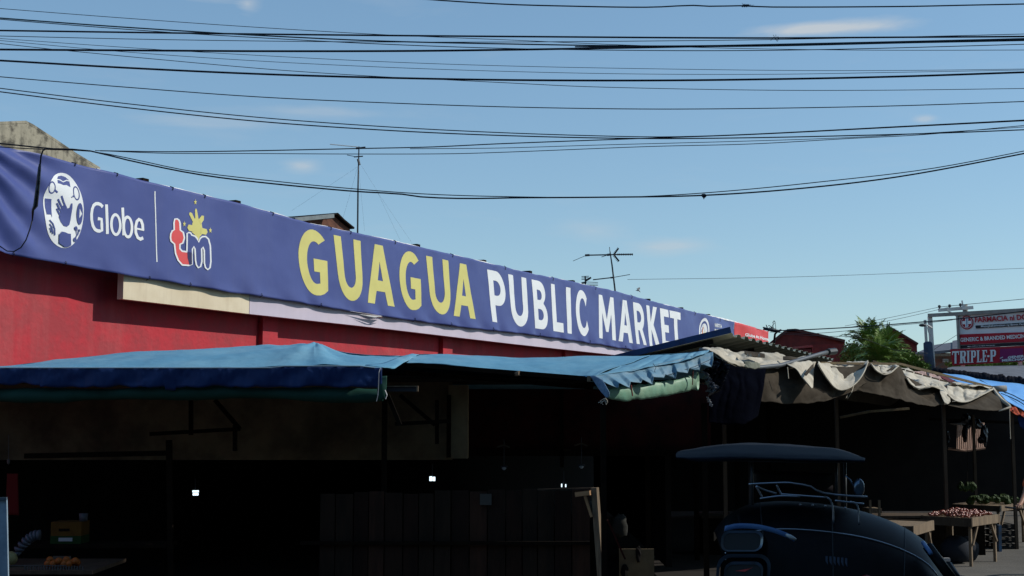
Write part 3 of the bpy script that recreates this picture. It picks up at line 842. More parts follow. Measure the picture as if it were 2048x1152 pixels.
def leafy(name, px, Y, y0, y1, rx, label, seed, cnt, mt=M_leaf, zb=0.0):
    rnd = random.Random(seed)
    c = P(px, (y0 + y1) / 2, Y); hz = abs(pz(y0, Y) - pz(y1, Y)) / 2
    t = thing(name, (c.x, c.y, zb), label, 'tree', 'trees beside the far roofs')
    tb = MB(); tb.tube([(c.x, c.y, zb), (c.x + .1, c.y, c.z * .5), (c.x, c.y, c.z)], [.12, .09, .04], 7)
    for k in range(5):
        a = k * 1.3; tb.tube([(c.x, c.y, c.z - hz * .5), (c.x + math.cos(a) * rx * .7, c.y + math.sin(a) * rx * .7, c.z + hz * .4)], [.04, .012], 5)
    tb.build('trunk', M_bark, t, True)
    cb = MB()
    cl = [(Vector((rnd.uniform(-1, 1), rnd.uniform(-1, 1), rnd.uniform(-1, 1)))) for _ in range(26)]
    for i in range(cnt):
        q = rnd.choice(cl); 
        if q.length > 1: q = q.normalized() * .9
        o = Vector((rnd.gauss(0, .16), rnd.gauss(0, .16), rnd.gauss(0, .2)))
        p = c + Vector(((q.x + o.x) * rx, (q.y + o.y) * rx, (q.z + o.z) * hz))
        a = Vector((rnd.uniform(-1, 1), rnd.uniform(-1, 1), rnd.uniform(-.6, 1))).normalized(); b = a.cross(Vector((rnd.random(), rnd.random(), rnd.random()))).normalized()
        l = rnd.uniform(.05, .11) * Y / 40
        cb.quad(p, p + a * l * .5 + b * l * .3, p + a * l, p + a * l * .5 - b * l * .3)
    cb.build('crown', mt, t)
leafy('leafy_tree', 1815, 41, 705, 745, .6, 'light green feathery bush at the right foot of the palms', 11, 5200)
leafy('leafy_tree', 1770, 46, 712, 745, .8, 'dark leafy tree filling the middle of the clump', 12, 6500)
leafy('leafy_tree', 1725, 47, 690, 745, .7, 'dense dark foliage behind the leftmost palm', 13, 5500)
leafy('leafy_tree', 1940, 50, 722, 742, .7, 'low green shrub showing under the red shop sign', 14, 3500)
leafy('leafy_tree', 2000, 52, 718, 738, .8, 'sunlit shrub under the right end of the red shop sign', 15, 3500)

# ================================================================== billboard and shop sign
YB = 45.0
def sgnY(x): return YB - 1.7 * (x - 1914) / 134.0
def plane_at(pxa, Ya, pxb, Yb):
    a = P(pxa, HOR, Ya); b = P(pxb, HOR, Yb); n_ = Vector((b.y - a.y, a.x - b.x, 0)).normalized()
    if n_.y > 0: n_ = -n_
    def f(x, y, o=0.0):
        d = ray(x, y); t = (o - (CAM - a).dot(n_)) / d.dot(n_); return CAM + d * t
    return f
SG = plane_at(1914, 45, 2048, 43.3)
bb = thing('billboard', (SG(1980, 700).x, YB, 0), 'white and red pharmacy billboard on a steel frame at the right', 'billboard')
def sgq(nm, q, m, par, o, th=0.03):
    mb = MB(); mb.quad(*[SG(x, y, o) for x, y in q]); return mb.build(nm, m, par, thick=th)
sgq('sign_panel', [(1918, 697), (2110, 688), (2110, 617), (1914, 629)], M_signgrey, bb, 0.0, 0.08)
sgq('red_band', [(1917, 690), (2110, 680), (2110, 662), (1916, 669)], M_signred, bb, 0.06)
sgq('dark_band', [(1918, 697), (2110, 688), (2110, 681), (1917.5, 691)], M_signblack, bb, 0.06)
sgq('black_strip', [(1952, 657), (2110, 648), (2110, 641), (1951, 651)], M_signblack, bb, 0.06)
sgf = lambda x, y: SG(x, y, 0.09)
text_mesh('FARMACIA ni DOK', bquad((1949, 634.5), (2064, 627.5), (2065, 638.5), (1950, 645), sgf), M_signred, 'red_lettering', bb, 0.035)
text_mesh('Mapagkakatiwalaan ng Bawat Pamilya', bquad((1962, 650.5), (2058, 645.5), (2058, 650.5), (1962, 656), sgf), M_signgrey, 'small_lettering', bb, 0.01)
text_mesh('GENERIC & BRANDED MEDICINES', bquad((1920, 676), (2058, 667.5), (2059, 675.5), (1921, 684), sgf), M_signgrey, 'white_lettering', bb, 0.03)
text_mesh('Main Office: Guagua, Pampanga', bquad((1935, 692), (1990, 689), (1990, 691.5), (1935, 694.5), sgf), M_signgrey, 'small_lettering', bb, 0.01)
LAY[0] = 0.07
A = Art(lambda x, y, o: SG(x, y, o), 0)
cx, cy = 1933.5, 645
A.add([ell(cx, cy, 13.2, 13.8)], M_signred); LAY[0] += .01
A.add([ell(cx, cy, 11, 11.5), ell(cx, cy, 10.2, 10.7)], M_signgrey); LAY[0] += .01
A.add([[(cx - 3, cy - 9), (cx + 3, cy - 9.4), (cx + 3, cy - 3.2), (cx + 9, cy - 3.6), (cx + 9, cy + 2.6), (cx + 3, cy + 3), (cx + 3, cy + 9), (cx - 3, cy + 9.4), (cx - 3, cy + 3.2), (cx - 9, cy + 3.6), (cx - 9, cy - 2.6), (cx - 3, cy - 3)]], M_white); LAY[0] += .01
A.add([[(cx - .8, cy - 8), (cx + .8, cy - 8), (cx + .8, cy + 8), (cx - .8, cy + 8)]], M_bluedecal)
A.build('cross_emblem', bb)
fr = MB(); fr.bar(SG(1857, 631, .1), SG(2110, 616.5, .1), .12, .12); fr.bar(SG(1914.5, 629, .12), SG(1918, 700, .12), .07, .07); fr.build('frame', M_polec, bb)
p0 = SG(1862, 633); 
po = MB(); po.bar((p0.x + .12, p0.y, 0), (p0.x - .04, p0.y, p0.z), .13, .13); po.bar((p0.x + .04, p0.y + .3, 0), (p0.x - .12, p0.y + .3, p0.z - .1), .08, .08)
po.build('post', M_polewhite, bb)
p1 = SG(2070, 700); po = MB(); po.box((p1.x, p1.y + .25, p1.z / 2), (.15, .15, p1.z)); po.build('post', M_polewhite, bb)
bx = MB(); q = P(1857, 690, 44.7); z0, z1 = pz(741, 44.7), pz(683, 44.7)
bx.tube([(q.x + .03, q.y, z0), (q.x, q.y, (z0 + z1) / 2), (q.x - .02, q.y, z1 - .05), (q.x - .02, q.y, z1)], [.17, .165, .15, .08], 10)
bxo = bx.build('pole_wrapping', mat('slate_blue_sheet', (0.05, 0.085, 0.14), .7, (0.03, .045, .08), 4), bb, True)
lm = thing('street_lamp', P(1858, 655, 44.4), 'small grey street lamp on a short arm fixed to the white post', 'street lamp')
m_ = MB(); m_.tube([P(1864, 656, 44.4), P(1856, 651, 44.4), P(1849, 651, 44.4)], .035, 6); m_.tube([P(1864, 672, 44.4), P(1857, 664, 44.4), P(1855, 654, 44.4)], .02, 5); m_.build('arm', M_polewhite, lm)
m_ = MB(); c = P(1845, 650.5, 44.4); m_.ball(c, (.13, .09, .055), 10, 6); m_.build('lamp_head', M_steel, lm, True)

ss = thing('shop_sign', (P(1975, 712, 40).x, 40, P(0, 735, 40).z), 'dark red general merchandise sign below the billboard', 'sign')
YS = 41.0
S2 = plane_at(1902, YS, 2048, YS - 1.3)
def s2q(nm, q, m, o, th): 
    mb = MB(); mb.quad(*[S2(x, y, o) for x, y in q]); return mb.build(nm, m, ss, thick=th)
s2q('sign_panel', [(1906, 731), (2110, 719), (2110, 688), (1901, 699)], M_signred, 0, .1)
s2q('purple_patch', [(2000, 724), (2046, 722), (2046, 696), (2000, 698)], M_signpurple, .07, .01)
s2f = lambda x, y: S2(x, y, .10)
# slab capitals
def slab_word(spec):
    allm = MB()
    for ch, x0, x1 in spec:
        sp = {'T': [[(.36, 0), (.64, 0), (.64, .86), (.88, .86), (.9, .7), (1, .7), (1, 1), (0, 1), (0, .7), (.1, .7), (.12, .86), (.36, .86)]],
              'R': [[(0, 0), (.5, 0), (.5, .06), (.42, .06), (.42, .44), (.62, 0), (1, 0), (1, .06), (.9, .06), (.75, .48), (.92, .62), (.95, .85), (.75, 1), (0, 1), (0, .94), (.1, .94), (.1, .06), (0, .06)], [(.42, .54), (.62, .58), (.62, .88), (.42, .9)]],
              'I': [[(0, 0), (1, 0), (1, .06), (.8, .06), (.8, .94), (1, .94), (1, 1), (0, 1), (0, .94), (.2, .94), (.2, .06), (0, .06)]],
              'P': [[(0, 0), (.55, 0), (.55, .06), (.45, .06), (.45, .42), (.8, .42), (1, .58), (1, .86), (.8, 1), (0, 1), (0, .94), (.12, .94), (.12, .06), (0, .06)], [(.45, .52), (.68, .54), (.68, .88), (.45, .9)]],
              'L': [[(0, 0), (1, 0), (1, .3), (.9, .3), (.8, .08), (.5, .08), (.5, .94), (.62, .94), (.62, 1), (0, 1), (0, .94), (.15, .94), (.15, .06), (0, .06)]],
              'E': [[(0, 0), (1, 0), (1, .28), (.9, .28), (.8, .08), (.5, .08), (.5, .46), (.7, .46), (.72, .38), (.8, .38), (.8, .62), (.72, .62), (.7, .54), (.5, .54), (.5, .92), (.8, .92), (.9, .75), (1, .75), (1, 1), (0, 1), (0, .94), (.15, .94), (.15, .06), (0, .06)]],
              '-': [[(0, .4), (1, .4), (1, .56), (0, .56)]]}[ch]
        tp = lambda x: 702.5 - .036 * (x - 1905); bt = lambda x: 727.5 - .055 * (x - 1905)
        LAY[0] = .09
        A_ = Art(lambda u, v, o: S2(x0 + (x1 - x0) * u, bt(x0 + (x1 - x0) * u) * (1 - v) + tp(x0 + (x1 - x0) * u) * v, o), 0)
        A_.add(sp, M_white)
        i0 = len(allm.v); allm.v += A_.mb.v; allm.f += [tuple(i0 + k for k in f) for f in A_.mb.f]; allm.mi += [0] * len(A_.mb.f)
    allm.build('white_lettering', M_signgrey, ss)
slab_word([('T', 1904, 1918), ('R', 1919, 1933), ('I', 1933.5, 1939.5), ('P', 1941, 1952), ('L', 1953, 1963), ('E', 1964, 1974), ('-', 1974.5, 1979), ('P', 1979.5, 1992)])
text_mesh('GENERAL', bquad((2016, 712.5), (2060, 708.5), (2060, 713.5), (2015, 717.5), s2f), M_signgrey, 'small_lettering', ss, .04)
text_mesh('MERCHANDISE', bquad((2004, 718.5), (2072, 714), (2072, 719), (2004, 723.5), s2f), M_signgrey, 'small_lettering', ss, .04)
m_ = MB(); m_.tube([S2(2000, 717, .1), S2(2006, 714, .1)], .012, 4); m_.build('flourish', M_signgrey, ss)
m_ = MB()
for x in (1925, 2040):
    p = S2(x, 715, -.2); m_.box((p.x, p.y, p.z / 2 + .1), (.1, .1, p.z + .2))
m_.build('support', M_polewhite, ss)

# utility pole
YP = 52.0
up_ = thing('utility_pole', (P(1930, 0, YP).x, YP, 0), 'concrete utility pole with a crossarm and insulators behind the billboard', 'utility pole')
m_ = MB(); t0 = P(1930, 609, YP); m_.tube([(t0.x, t0.y, 0), (t0.x, t0.y, t0.z)], [.2, .1], 10); m_.build('pole', M_polec, up_, True)
m_ = MB(); m_.bar(P(1877, 620.5, YP - .2), P(1946, 615, YP - .2), .09, .13); m_.bar(P(1893, 620, YP - .25), P(1926, 640, YP - .2), .05, .05); m_.build('crossarm', M_polewhite, up_)
for x, y in ((1879, 614.5), (1899.5, 613), (1921, 611)):
    m_ = MB(); a = P(x, y + 3.5, YP - .2); m_.tube([a, a + Vector((0, 0, .05)), a + Vector((0, 0, .06)), a + Vector((0, 0, .14)), a + Vector((0, 0, .16))], [.03, .03, .065, .055, .02], 8); m_.build('insulator', M_steel, up_, True)
m_ = MB(); a = P(1926.5, 615, YP - .35); m_.box(a, (.10, .10, .18)); m_.tube([a, a + Vector((-.04, 0, .28))], .03, 5); m_.build('fuse_holder', M_polewhite, up_)

# ================================================================== cables
CG = 'overhead cables crossing the sky'
def cable(pts, rpx, label, Y=11.0, m=M_cable, name='cable', group=CG, Y2=None, cat='cable', n=80, sh=False):
    mb = MB(); out = []
    Y2 = Y if Y2 is None else Y2
    pts = list(pts)
    if pts[0][0] == E0:
        k_ = (pts[1][1] - pts[0][1]) / (pts[1][0] - pts[0][0]); pts.insert(0, (E0 - 1300, pts[0][1] - 1300 * k_ - 45))
    if pts[-1][0] == E1 and Y < 30:
        k_ = (pts[-1][1] - pts[-2][1]) / (pts[-1][0] - pts[-2][0]); pts.append((E1 + 1300, pts[-1][1] + 1300 * k_ - 45))
    n = 130 if len(pts) > 6 else n
    xs = [p[0] for p in pts]
    def yat(x):
        for i in range(len(pts) - 1):
            if x <= pts[i + 1][0] or i == len(pts) - 2:
                x0, y0 = pts[i]; x1, y1 = pts[i + 1]
                u = (x - x0) / (x1 - x0)
                m0 = (y1 - pts[i - 1][1]) / (x1 - pts[i - 1][0]) if i > 0 else (y1 - y0) / (x1 - x0)
                m1 = (pts[i + 2][1] - y0) / (pts[i + 2][0] - x0) if i + 2 < len(pts) else (y1 - y0) / (x1 - x0)
                h = x1 - x0
                return (2*u**3 - 3*u*u + 1)*y0 + (u**3 - 2*u*u + u)*h*m0 + (-2*u**3 + 3*u*u)*y1 + (u**3 - u*u)*h*m1
    for k in range(n + 1):
        x = xs[0] + (xs[-1] - xs[0]) * k / n
        out.append(P(x, yat(x), Y + (Y2 - Y) * k / n))
    mb.tube(out, rpx / 2 / F * (Y + Y2) / 2, 6)
    return tag(mb.build(name, m, None, True), label, cat, group)
E0, E1 = -60, 2110
cable([(-700, -150), (200, -56), (820, -4), (1000, 8), (1150, 12.5), (1280, 14.5), (1340, 13), (1375, 10.5), (1420, 12.5), (1490, 11.5), (1530, 14), (1800, 13), (1950, 10), (2048, 8), (E1, 6)], 2.8, 'highest cable, coming in at the top centre with a taped splice', 10.0)
cable([(E0, 12), (0, 17), (260, 37), (520, 55), (780, 70), (1020, 80), (1200, 88), (1400, 95), (1600, 99), (1800, 100.5), (2048, 100), (E1, 99.5)], 1.3, 'thin wire that is topmost at the left edge of the sky', 10.3)
cable([(E0, 31), (0, 36), (200, 51), (400, 64), (520, 71), (760, 82), (1020, 88), (1300, 92), (1520, 90), (1750, 87), (2048, 79), (E1, 76)], 2.8, 'dark teal cable second from the top at the left edge', 10.6, M_cableteal)
cable([(E0, 32), (0, 38.5), (300, 62), (520, 75.5), (760, 88), (1020, 97), (1300, 101), (1500, 101), (1700, 98), (2048, 88.5), (E1, 86)], 1.8, 'thinner teal wire running close beneath the dark teal cable', 10.8, M_cableteal)
cable([(E0, 60), (0, 61), (500, 68), (780, 71), (1020, 73), (1500, 76), (1800, 74.5), (2048, 73), (E1, 72)], 3.6, 'thick black cable, nearly level, at one sixteenth of the picture height', 11.0)
cable([(E0, 71), (0, 72), (260, 78), (520, 82), (760, 84), (1020, 84), (1300, 82), (1520, 79.5), (1800, 74), (2048, 68), (E1, 66)], 1.5, 'thin level wire just below the first thick black cable', 11.2)
cable([(E0, 98), (0, 99), (300, 101), (520, 102.3), (800, 102), (1020, 99.5), (1250, 95.5), (1500, 90.5), (1800, 84), (2048, 78), (E1, 76)], 4.3, 'second thick black cable, straight and rising slightly to the right', 11.4)
cable([(1150, 93.5), (1500, 92.5), (1800, 86), (2048, 81), (E1, 79)], 2.6, 'short black cable bundled under the second thick cable on the right', 11.5)
cable([(E0, 72), (0, 77), (300, 98), (520, 111), (780, 124), (1020, 132), (1300, 137.5), (1600, 141), (1850, 140.5), (2048, 138), (E1, 137)], 1.1, 'upper one of two hair thin wires across the middle of the sky', 11.6)
cable([(E0, 75), (0, 81), (240, 103), (500, 121), (760, 134), (1020, 143), (1280, 148), (1550, 148.5), (1800, 144.5), (2048, 140), (E1, 138)], 1.1, 'lower one of two hair thin wires across the middle of the sky', 11.7)
cable([(E0, 80), (0, 87), (130, 101), (520, 137), (740, 152), (900, 160), (1020, 166), (1180, 173.5), (1500, 180), (1750, 180.5), (2048, 177), (E1, 176)], 1.4, 'thin wire that crosses the thickest cable near the sky centre', 11.8)
cable([(E0, 118), (0, 121), (260, 136), (520, 148), (770, 155.5), (1020, 160), (1280, 161), (1500, 159), (1780, 153.5), (2048, 144.5), (E1, 142)], 4.2, 'thickest black cable, sagging across the whole sky', 12.0)
cable([(E0, 147), (0, 153.5), (260, 175), (520, 194), (780, 206), (1020, 214), (1280, 218), (1500, 217), (1780, 212), (2048, 203), (E1, 200)], 2.0, 'lone black wire midway between the thickest cable and the pair below', 12.2)
cable([(E0, 168), (0, 176.5), (260, 208), (520, 235), (780, 254), (1020, 266), (1250, 273), (1350, 273.5), (1500, 268.5), (1780, 254), (2048, 240), (E1, 236)], 2.1, 'upper wire of the parallel pair sloping from the left edge', 12.4)
cable([(E0, 175), (0, 183.5), (260, 216), (520, 243), (780, 261), (1020, 271.5), (1280, 277), (1500, 275.5), (1750, 270), (1900, 265.5), (2048, 259.5), (E1, 257)], 2.5, 'lower wire of the parallel pair sloping from the left edge', 12.6)
cable([(200, 301.5), (330, 303.5), (480, 302), (720, 297), (860, 294), (1000, 287.5), (1280, 277), (1500, 269), (1780, 255), (2048, 241.5), (E1, 238)], 2.3, 'cable rising to the right from the left bundle over the mast top', 12.8)
cable([(190, 301), (330, 306.5), (500, 307), (700, 308), (900, 307.5), (1020, 304), (1300, 293), (1500, 288), (1700, 277), (1850, 269), (2048, 251), (E1, 246)], 1.6, 'thin wire close below the cable over the mast top', 13.0)
cable([(820, 297.5), (1000, 296), (1200, 290), (1500, 282), (1700, 275), (1900, 263.5), (2048, 254), (E1, 250)], 1.4, 'faint middle wire right of the mast top', 12.9)
cable([(E0, 281), (0, 287), (60, 293), (95, 297), (175, 301), (250, 319), (380, 346), (500, 362.5), (700, 382), (800, 388), (845, 394), (930, 397), (1040, 395.5), (1200, 394.5), (1400, 391), (1600, 377), (1800, 353), (2048, 307), (E1, 293)], 3.2, 'lowest drooping cable in front of the sky, sagging above the lettering', 12.0)
cable([(E0, 288), (0, 294), (95, 299), (180, 302.5), (260, 317), (380, 342), (560, 363.5), (700, 377), (850, 388), (1000, 393), (1200, 395), (1330, 391), (1480, 380), (1620, 366), (1850, 339), (2048, 302), (E1, 287)], 2.0, 'thin wire twined along the lowest drooping cable', 12.1)
cable([(1255, 559), (1600, 553.5), (2048, 536.5), (E1, 534)], 0.8, 'faint hair thin wire low in the sky right of the aerials', 40, name='cable', Y2=45)
cable([(1530, 659), (1560, 661), (1640, 658), (1750, 651.5), (1830, 645), (1914, 638), (2048, 622.5), (E1, 616)], 2.4, 'black cable passing in front of the billboard top', 36, Y2=33)
cable([(1540, 664), (1620, 667), (1700, 661), (1800, 650), (1860, 645), (1905, 640)], 1.2, 'thin wire dipping under the black cable beside the palms', 36)
cable([(1560, 668), (1640, 672), (1720, 676), (1790, 700), (1830, 703), (1856, 707)], 1.0, 'thin wire sagging across the palm crowns to the white post', 38)
cable([(1690, 652), (1780, 635), (1879, 614)], 0.9, 'upper thin wire running left from the crossarm', 50, Y2=YP)
cable([(1690, 656), (1790, 639), (1899, 614)], 0.9, 'lower thin wire running left from the crossarm', 50, Y2=YP)
cable([(1879, 614), (1930, 609), (2048, 598), (E1, 592)], 1.2, 'thin wire running right above the billboard', YP, Y2=48)
cable([(1868, 699), (1885, 688), (1915, 669)], 0.9, 'short slanting stay wire between post and billboard', 45)
# splices and knots on cables: parts of their cable
cab = [o for o in COL.objects if o.name.startswith('cable')]
m_ = MB(); 
for k in range(7): m_.tube([P(1484 + k * 2, 11, 10), P(1485.5 + k * 2, 11.8, 10)], .010 + .004 * (k % 2), 6)
for k in range(9): m_.tube([P(1488 + k, 11, 10), P(1484 + 3 * k, 6 + (k * 5) % 9, 10 - .02 * (k % 3))], .0014, 3)
m_.build('splice', M_cable, cab[0])
m_ = MB(); m_.ball(P(1408, 391.5, 12), (.024, .02, .02), 8, 6); m_.tube([P(1404, 388, 12), P(1408, 398, 12), P(1411, 390, 12)], .006, 4); m_.build('knot', M_cable, next(c for c in cab if 'lowest' in c['label']))
m_ = MB()
rnd = random.Random(4)
for k in range(9): 
    a = (1552 + rnd.uniform(-6, 6), 76 + rnd.uniform(-3, 3)); m_.tube([P(*a, 11), P(a[0] + rnd.uniform(-12, 12), a[1] + rnd.uniform(-6, 9), 11), ], .0022, 3)
m_.build('snagged_string', M_cable, next(c for c in cab if 'one sixteenth' in c['label']))
hc = thing('hanging_cable', P(84, 298, 12), 'black cable with a fat sleeve hanging down in front of the banner', 'cable')
m_ = MB(); m_.tube([P(x, y, 12) for x, y in ((93, 297), (86, 301), (82, 312), (80, 332))], .0075, 6); m_.build('wire', M_cable, hc, True); m_ = MB(); m_.tube([P(x, y, 12) for x, y in ((65, 438), (60, 458), (52, 480), (42, 495), (28, 503), (14, 502), (2, 494), (-30, 470))], .006, 6); m_.build('wire', M_cable, hc, True)
m_ = MB(); m_.tube([P(x, y, 12) for x, y in ((80, 328), (79, 336), (76, 370), (71, 412), (66, 420), (64.5, 442))], [.010, .015, .020, .023, .013, .006], 8); m_.build('sleeve', M_black, hc, True)
jb = thing('cable_joint', P(1545, 660, 36), 'tangle of cable ends and a clamp by the red banner end', 'cable joint')
m_ = MB(); rnd = random.Random(9)
for k in range(14):
    a = Vector(P(1540 + rnd.uniform(-8, 14), 661 + rnd.uniform(-3, 4), 36)); b = P(1540 + rnd.uniform(-14, 18), 655 + rnd.uniform(-12, 8), 36)
    c = (a + b) / 2 + Vector((rnd.uniform(-.1, .1), 0, rnd.uniform(.0, .16)))
    m_.tube([Vector(cr([tuple(a), tuple(c), tuple(b)], q / 6)) for q in range(7)], .007, 4)
m_.tube([P(1527, 657, 36), P(1560, 663, 36)], .045, 6); m_.build('wires', M_cable, jb, True)
m_ = MB(); m_.tube([P(1547, 692, 36.5), P(1550, 668, 36.2), P(1555, 663, 36.1), P(1562, 660, 36)], .03, 6); m_.build('drop_wire', M_cable, jb, True)
m_ = MB(); m_.box(P(1582, 660.5, 35.9), (.22, .08, .06)); m_.build('clamp', M_wooddark, jb)

# ================================================================== aerials
def rod(mb, a, b, r, n=5): mb.tube([a, b], r, n)
YM = 30.0
am = thing('aerial_mast', (P(717, 0, YM).x, YM, 0), 'tall thin aerial mast with guy lines behind the yellow word', 'aerial')
m_ = MB(); t0 = P(717, 293, YM); m_.tube([(t0.x + .02, YM, 2), (t0.x, YM, t0.z - 1), (t0.x + .01, YM, t0.z)], [.022,.019,.014], 6); m_.build('mast', M_steel, am, True)
m_ = MB(); rod(m_, P(660, 288.5, YM), P(716, 294, YM), .012); m_.build('long_element', M_steelpale, am)
m_ = MB(); rod(m_, P(712, 297, YM), P(731, 295, YM), .025); rod(m_, P(708, 314, YM), P(726, 312.5, YM), .015); rod(m_, P(694, 310, YM), P(709, 313, YM), .008)
rod(m_, P(716, 318, YM), P(719, 330, YM), .03); m_.build('elements', M_steel, am)
m_ = MB()
for (a, b) in (((716, 333), (584, 421)), ((715, 335), (685, 440)), ((719, 325), (752, 378)), ((752, 378), (800, 480)), ((752, 380), (824, 486)), ((718, 340), (729, 462))):
    rod(m_, P(*a, YM), P(*b, YM), .0016, 3)
m_.build('guy_lines', M_steel, am)
YA = 44.0
ya = thing('rooftop_aerial', (P(1224, 0, YA).x, YA, 0), 'large fishbone television aerial on a leaning pole above the white letters', 'aerial', 'television aerials')
m_ = MB(); m_.tube([P(1236, 640, YA), P(1230, 580, YA), P(1224, 530, YA), P(1220, 503, YA)], [.034,.032,.028,.02], 6); rod(m_, P(1220, 505, YA), P(1219, 494, YA), .012); m_.build('pole', M_steel, ya, True)
m_ = MB(); rod(m_, P(1173, 510.5, YA), P(1266, 508.5, YA), .024); rod(m_, P(1146, 522, YA), P(1173, 510.5, YA), .009); rod(m_, P(1203, 514, YA), P(1217, 509.5, YA), .012); rod(m_, P(1170, 510.8, YA), P(1179, 510.2, YA), .04); rod(m_, P(1214, 510, YA), P(1222, 509, YA), .042); m_.build('boom', M_steel, ya)
m_ = MB(); rod(m_, P(1228, 509, YA), P(1237, 496.5, YA), .030); rod(m_, P(1228, 510, YA), P(1238, 522.5, YA), .030)
for k in range(5):
    rod(m_, P(1229 + k * 2, 507 - k * 2.6, YA), P(1226.5 + k * 2, 505.5 - k * 2.6, YA), .009); rod(m_, P(1229 + k * 2, 512 + k * 2.6, YA), P(1226 + k * 2, 513.5 + k * 2.6, YA), .009)
m_.build('reflector', M_steel, ya)
m_ = MB()
for k in range(9):
    c = P(1236 + k * 3.6, 509, YA); rod(m_, c - Vector((0, 0, .035)), c + Vector((0, 0, .035)), .015); rod(m_, c - Vector((.02, .2, 0)), c + Vector((.02, .2, 0)), .009)
m_.build('directors', M_steel, ya)
m_ = MB(); rod(m_, P(1186, 559.5, YA), P(1226, 555, YA), .02); rod(m_, P(1226, 555, YA), P(1260, 549, YA), .012); rod(m_, P(1221, 555.5, YA), P(1227, 555, YA), .030); m_.build('lower_arm', M_steel, ya)
yb = thing('rooftop_aerial', (P(1171, 0, YA).x, YA, 0), 'small squat television aerial just showing over the banner edge', 'aerial', 'television aerials')
m_ = MB(); rod(m_, P(1172, 600, YA), P(1170.5, 552, YA), .028); m_.build('pole', M_steel, yb)
m_ = MB()
for k, y in enumerate((553, 556, 559)): rod(m_, P(1163, y, YA), P(1178 - k, y - .6, YA), .012)
rod(m_, P(1171, 562, YA), P(1182, 555, YA), .034); rod(m_, P(1163, 566.5, YA), P(1173, 564.5, YA), .034)
for y0, y1 in ((564, 565), (568, 568), (570.5, 571)): rod(m_, P(1174, y0, YA), P(1196, y1, YA), .010)
m_.build('elements', M_steel, yb)
bd = thing('bird', P(1277, 580, 40), 'tiny bird flying above the right part of the banner', 'bird')
m_ = MB(); c = P(1277, 580, 40); m_.tube([c + Vector((-.05, 0, .05)), c + Vector((-.02, 0, .02)), c + Vector((.02, 0, -.03)), c + Vector((.06, 0, -.07))], [.008, .02, .018, .004], 6)
m_.quad(c, c + Vector((.05, .02, .03)), c + Vector((.05, .05, .09)), c + Vector((-.02, .04, .07))); m_.quad(c, c + Vector((-.07, -.02, -.0)), c + Vector((-.10, -.03, -.01)), c + Vector((-.02, 0, -.04))); m_.build('body', M_bird, bd, thick=.004)

# ================================================================== stall row: dark inner walls and roof
ar = thing('stall_row', W(8, 1, 0), 'row of dark timber stalls built against the market wall', 'stall row')
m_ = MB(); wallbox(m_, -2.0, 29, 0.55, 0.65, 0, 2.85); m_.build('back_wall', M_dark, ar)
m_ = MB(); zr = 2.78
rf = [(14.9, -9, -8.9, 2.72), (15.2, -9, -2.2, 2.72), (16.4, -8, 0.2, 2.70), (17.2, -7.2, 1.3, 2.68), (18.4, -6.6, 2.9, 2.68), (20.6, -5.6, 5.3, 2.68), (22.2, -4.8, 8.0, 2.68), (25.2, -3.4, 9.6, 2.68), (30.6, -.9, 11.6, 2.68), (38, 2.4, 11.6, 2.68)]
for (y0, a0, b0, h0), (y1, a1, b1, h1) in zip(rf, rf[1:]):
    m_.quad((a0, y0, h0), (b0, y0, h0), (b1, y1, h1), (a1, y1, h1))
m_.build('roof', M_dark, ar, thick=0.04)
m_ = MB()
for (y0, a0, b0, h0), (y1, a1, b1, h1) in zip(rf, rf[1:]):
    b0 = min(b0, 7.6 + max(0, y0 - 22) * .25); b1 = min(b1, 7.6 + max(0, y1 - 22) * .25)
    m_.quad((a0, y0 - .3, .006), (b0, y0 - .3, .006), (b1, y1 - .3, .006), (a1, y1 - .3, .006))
tag(m_.build('stall_shade_sheet', mat('floor_shade', (.016, .013, .011), .95, (.026, .021, .017), 2)), 'dark sheet painting in the shade on the ground under the stall roofs', None, None, 'structure')  # near-black sheet over the ground, shade under the roofs put into colour
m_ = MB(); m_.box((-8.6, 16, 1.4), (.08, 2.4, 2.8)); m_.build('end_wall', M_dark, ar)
m_ = MB(); m_.box((9.2, 30.5, 1.4), (14.6, .08, 2.6)); m_.box((2.2, 24.5, 1.4), (.08, 12, 2.5)); m_.build('shade_backdrop', M_dark, ar)  # wall added as a dark backdrop where only shade shows

# cream beam over the stall fronts
def pbox(mb, x0, x1, y0, y1, Y, th=0.1):
    a = P(x0, y1, Y); b = P(x1, y0, Y)
    mb.box(((a.x + b.x) / 2, Y + th / 2, (a.z + b.z) / 2), (abs(b.x - a.x), th, abs(b.z - a.z)))
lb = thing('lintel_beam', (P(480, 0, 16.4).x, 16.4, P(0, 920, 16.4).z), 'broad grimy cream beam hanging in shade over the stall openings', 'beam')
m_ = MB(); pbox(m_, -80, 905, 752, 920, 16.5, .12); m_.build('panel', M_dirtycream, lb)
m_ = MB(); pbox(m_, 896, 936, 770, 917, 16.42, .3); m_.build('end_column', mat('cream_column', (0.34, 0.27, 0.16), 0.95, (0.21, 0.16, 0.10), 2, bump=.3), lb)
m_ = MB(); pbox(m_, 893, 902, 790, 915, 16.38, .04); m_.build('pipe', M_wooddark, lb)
def stick(nm, pts, wd, m, label, cat, group=None, Y=None, par=None):
    mb = MB()
    for a, b in zip(pts, pts[1:]): mb.bar(P(*a), P(*b), wd, wd)
    o = mb.build(nm, m, par)
    return o if par else tag(o, label, cat, group)
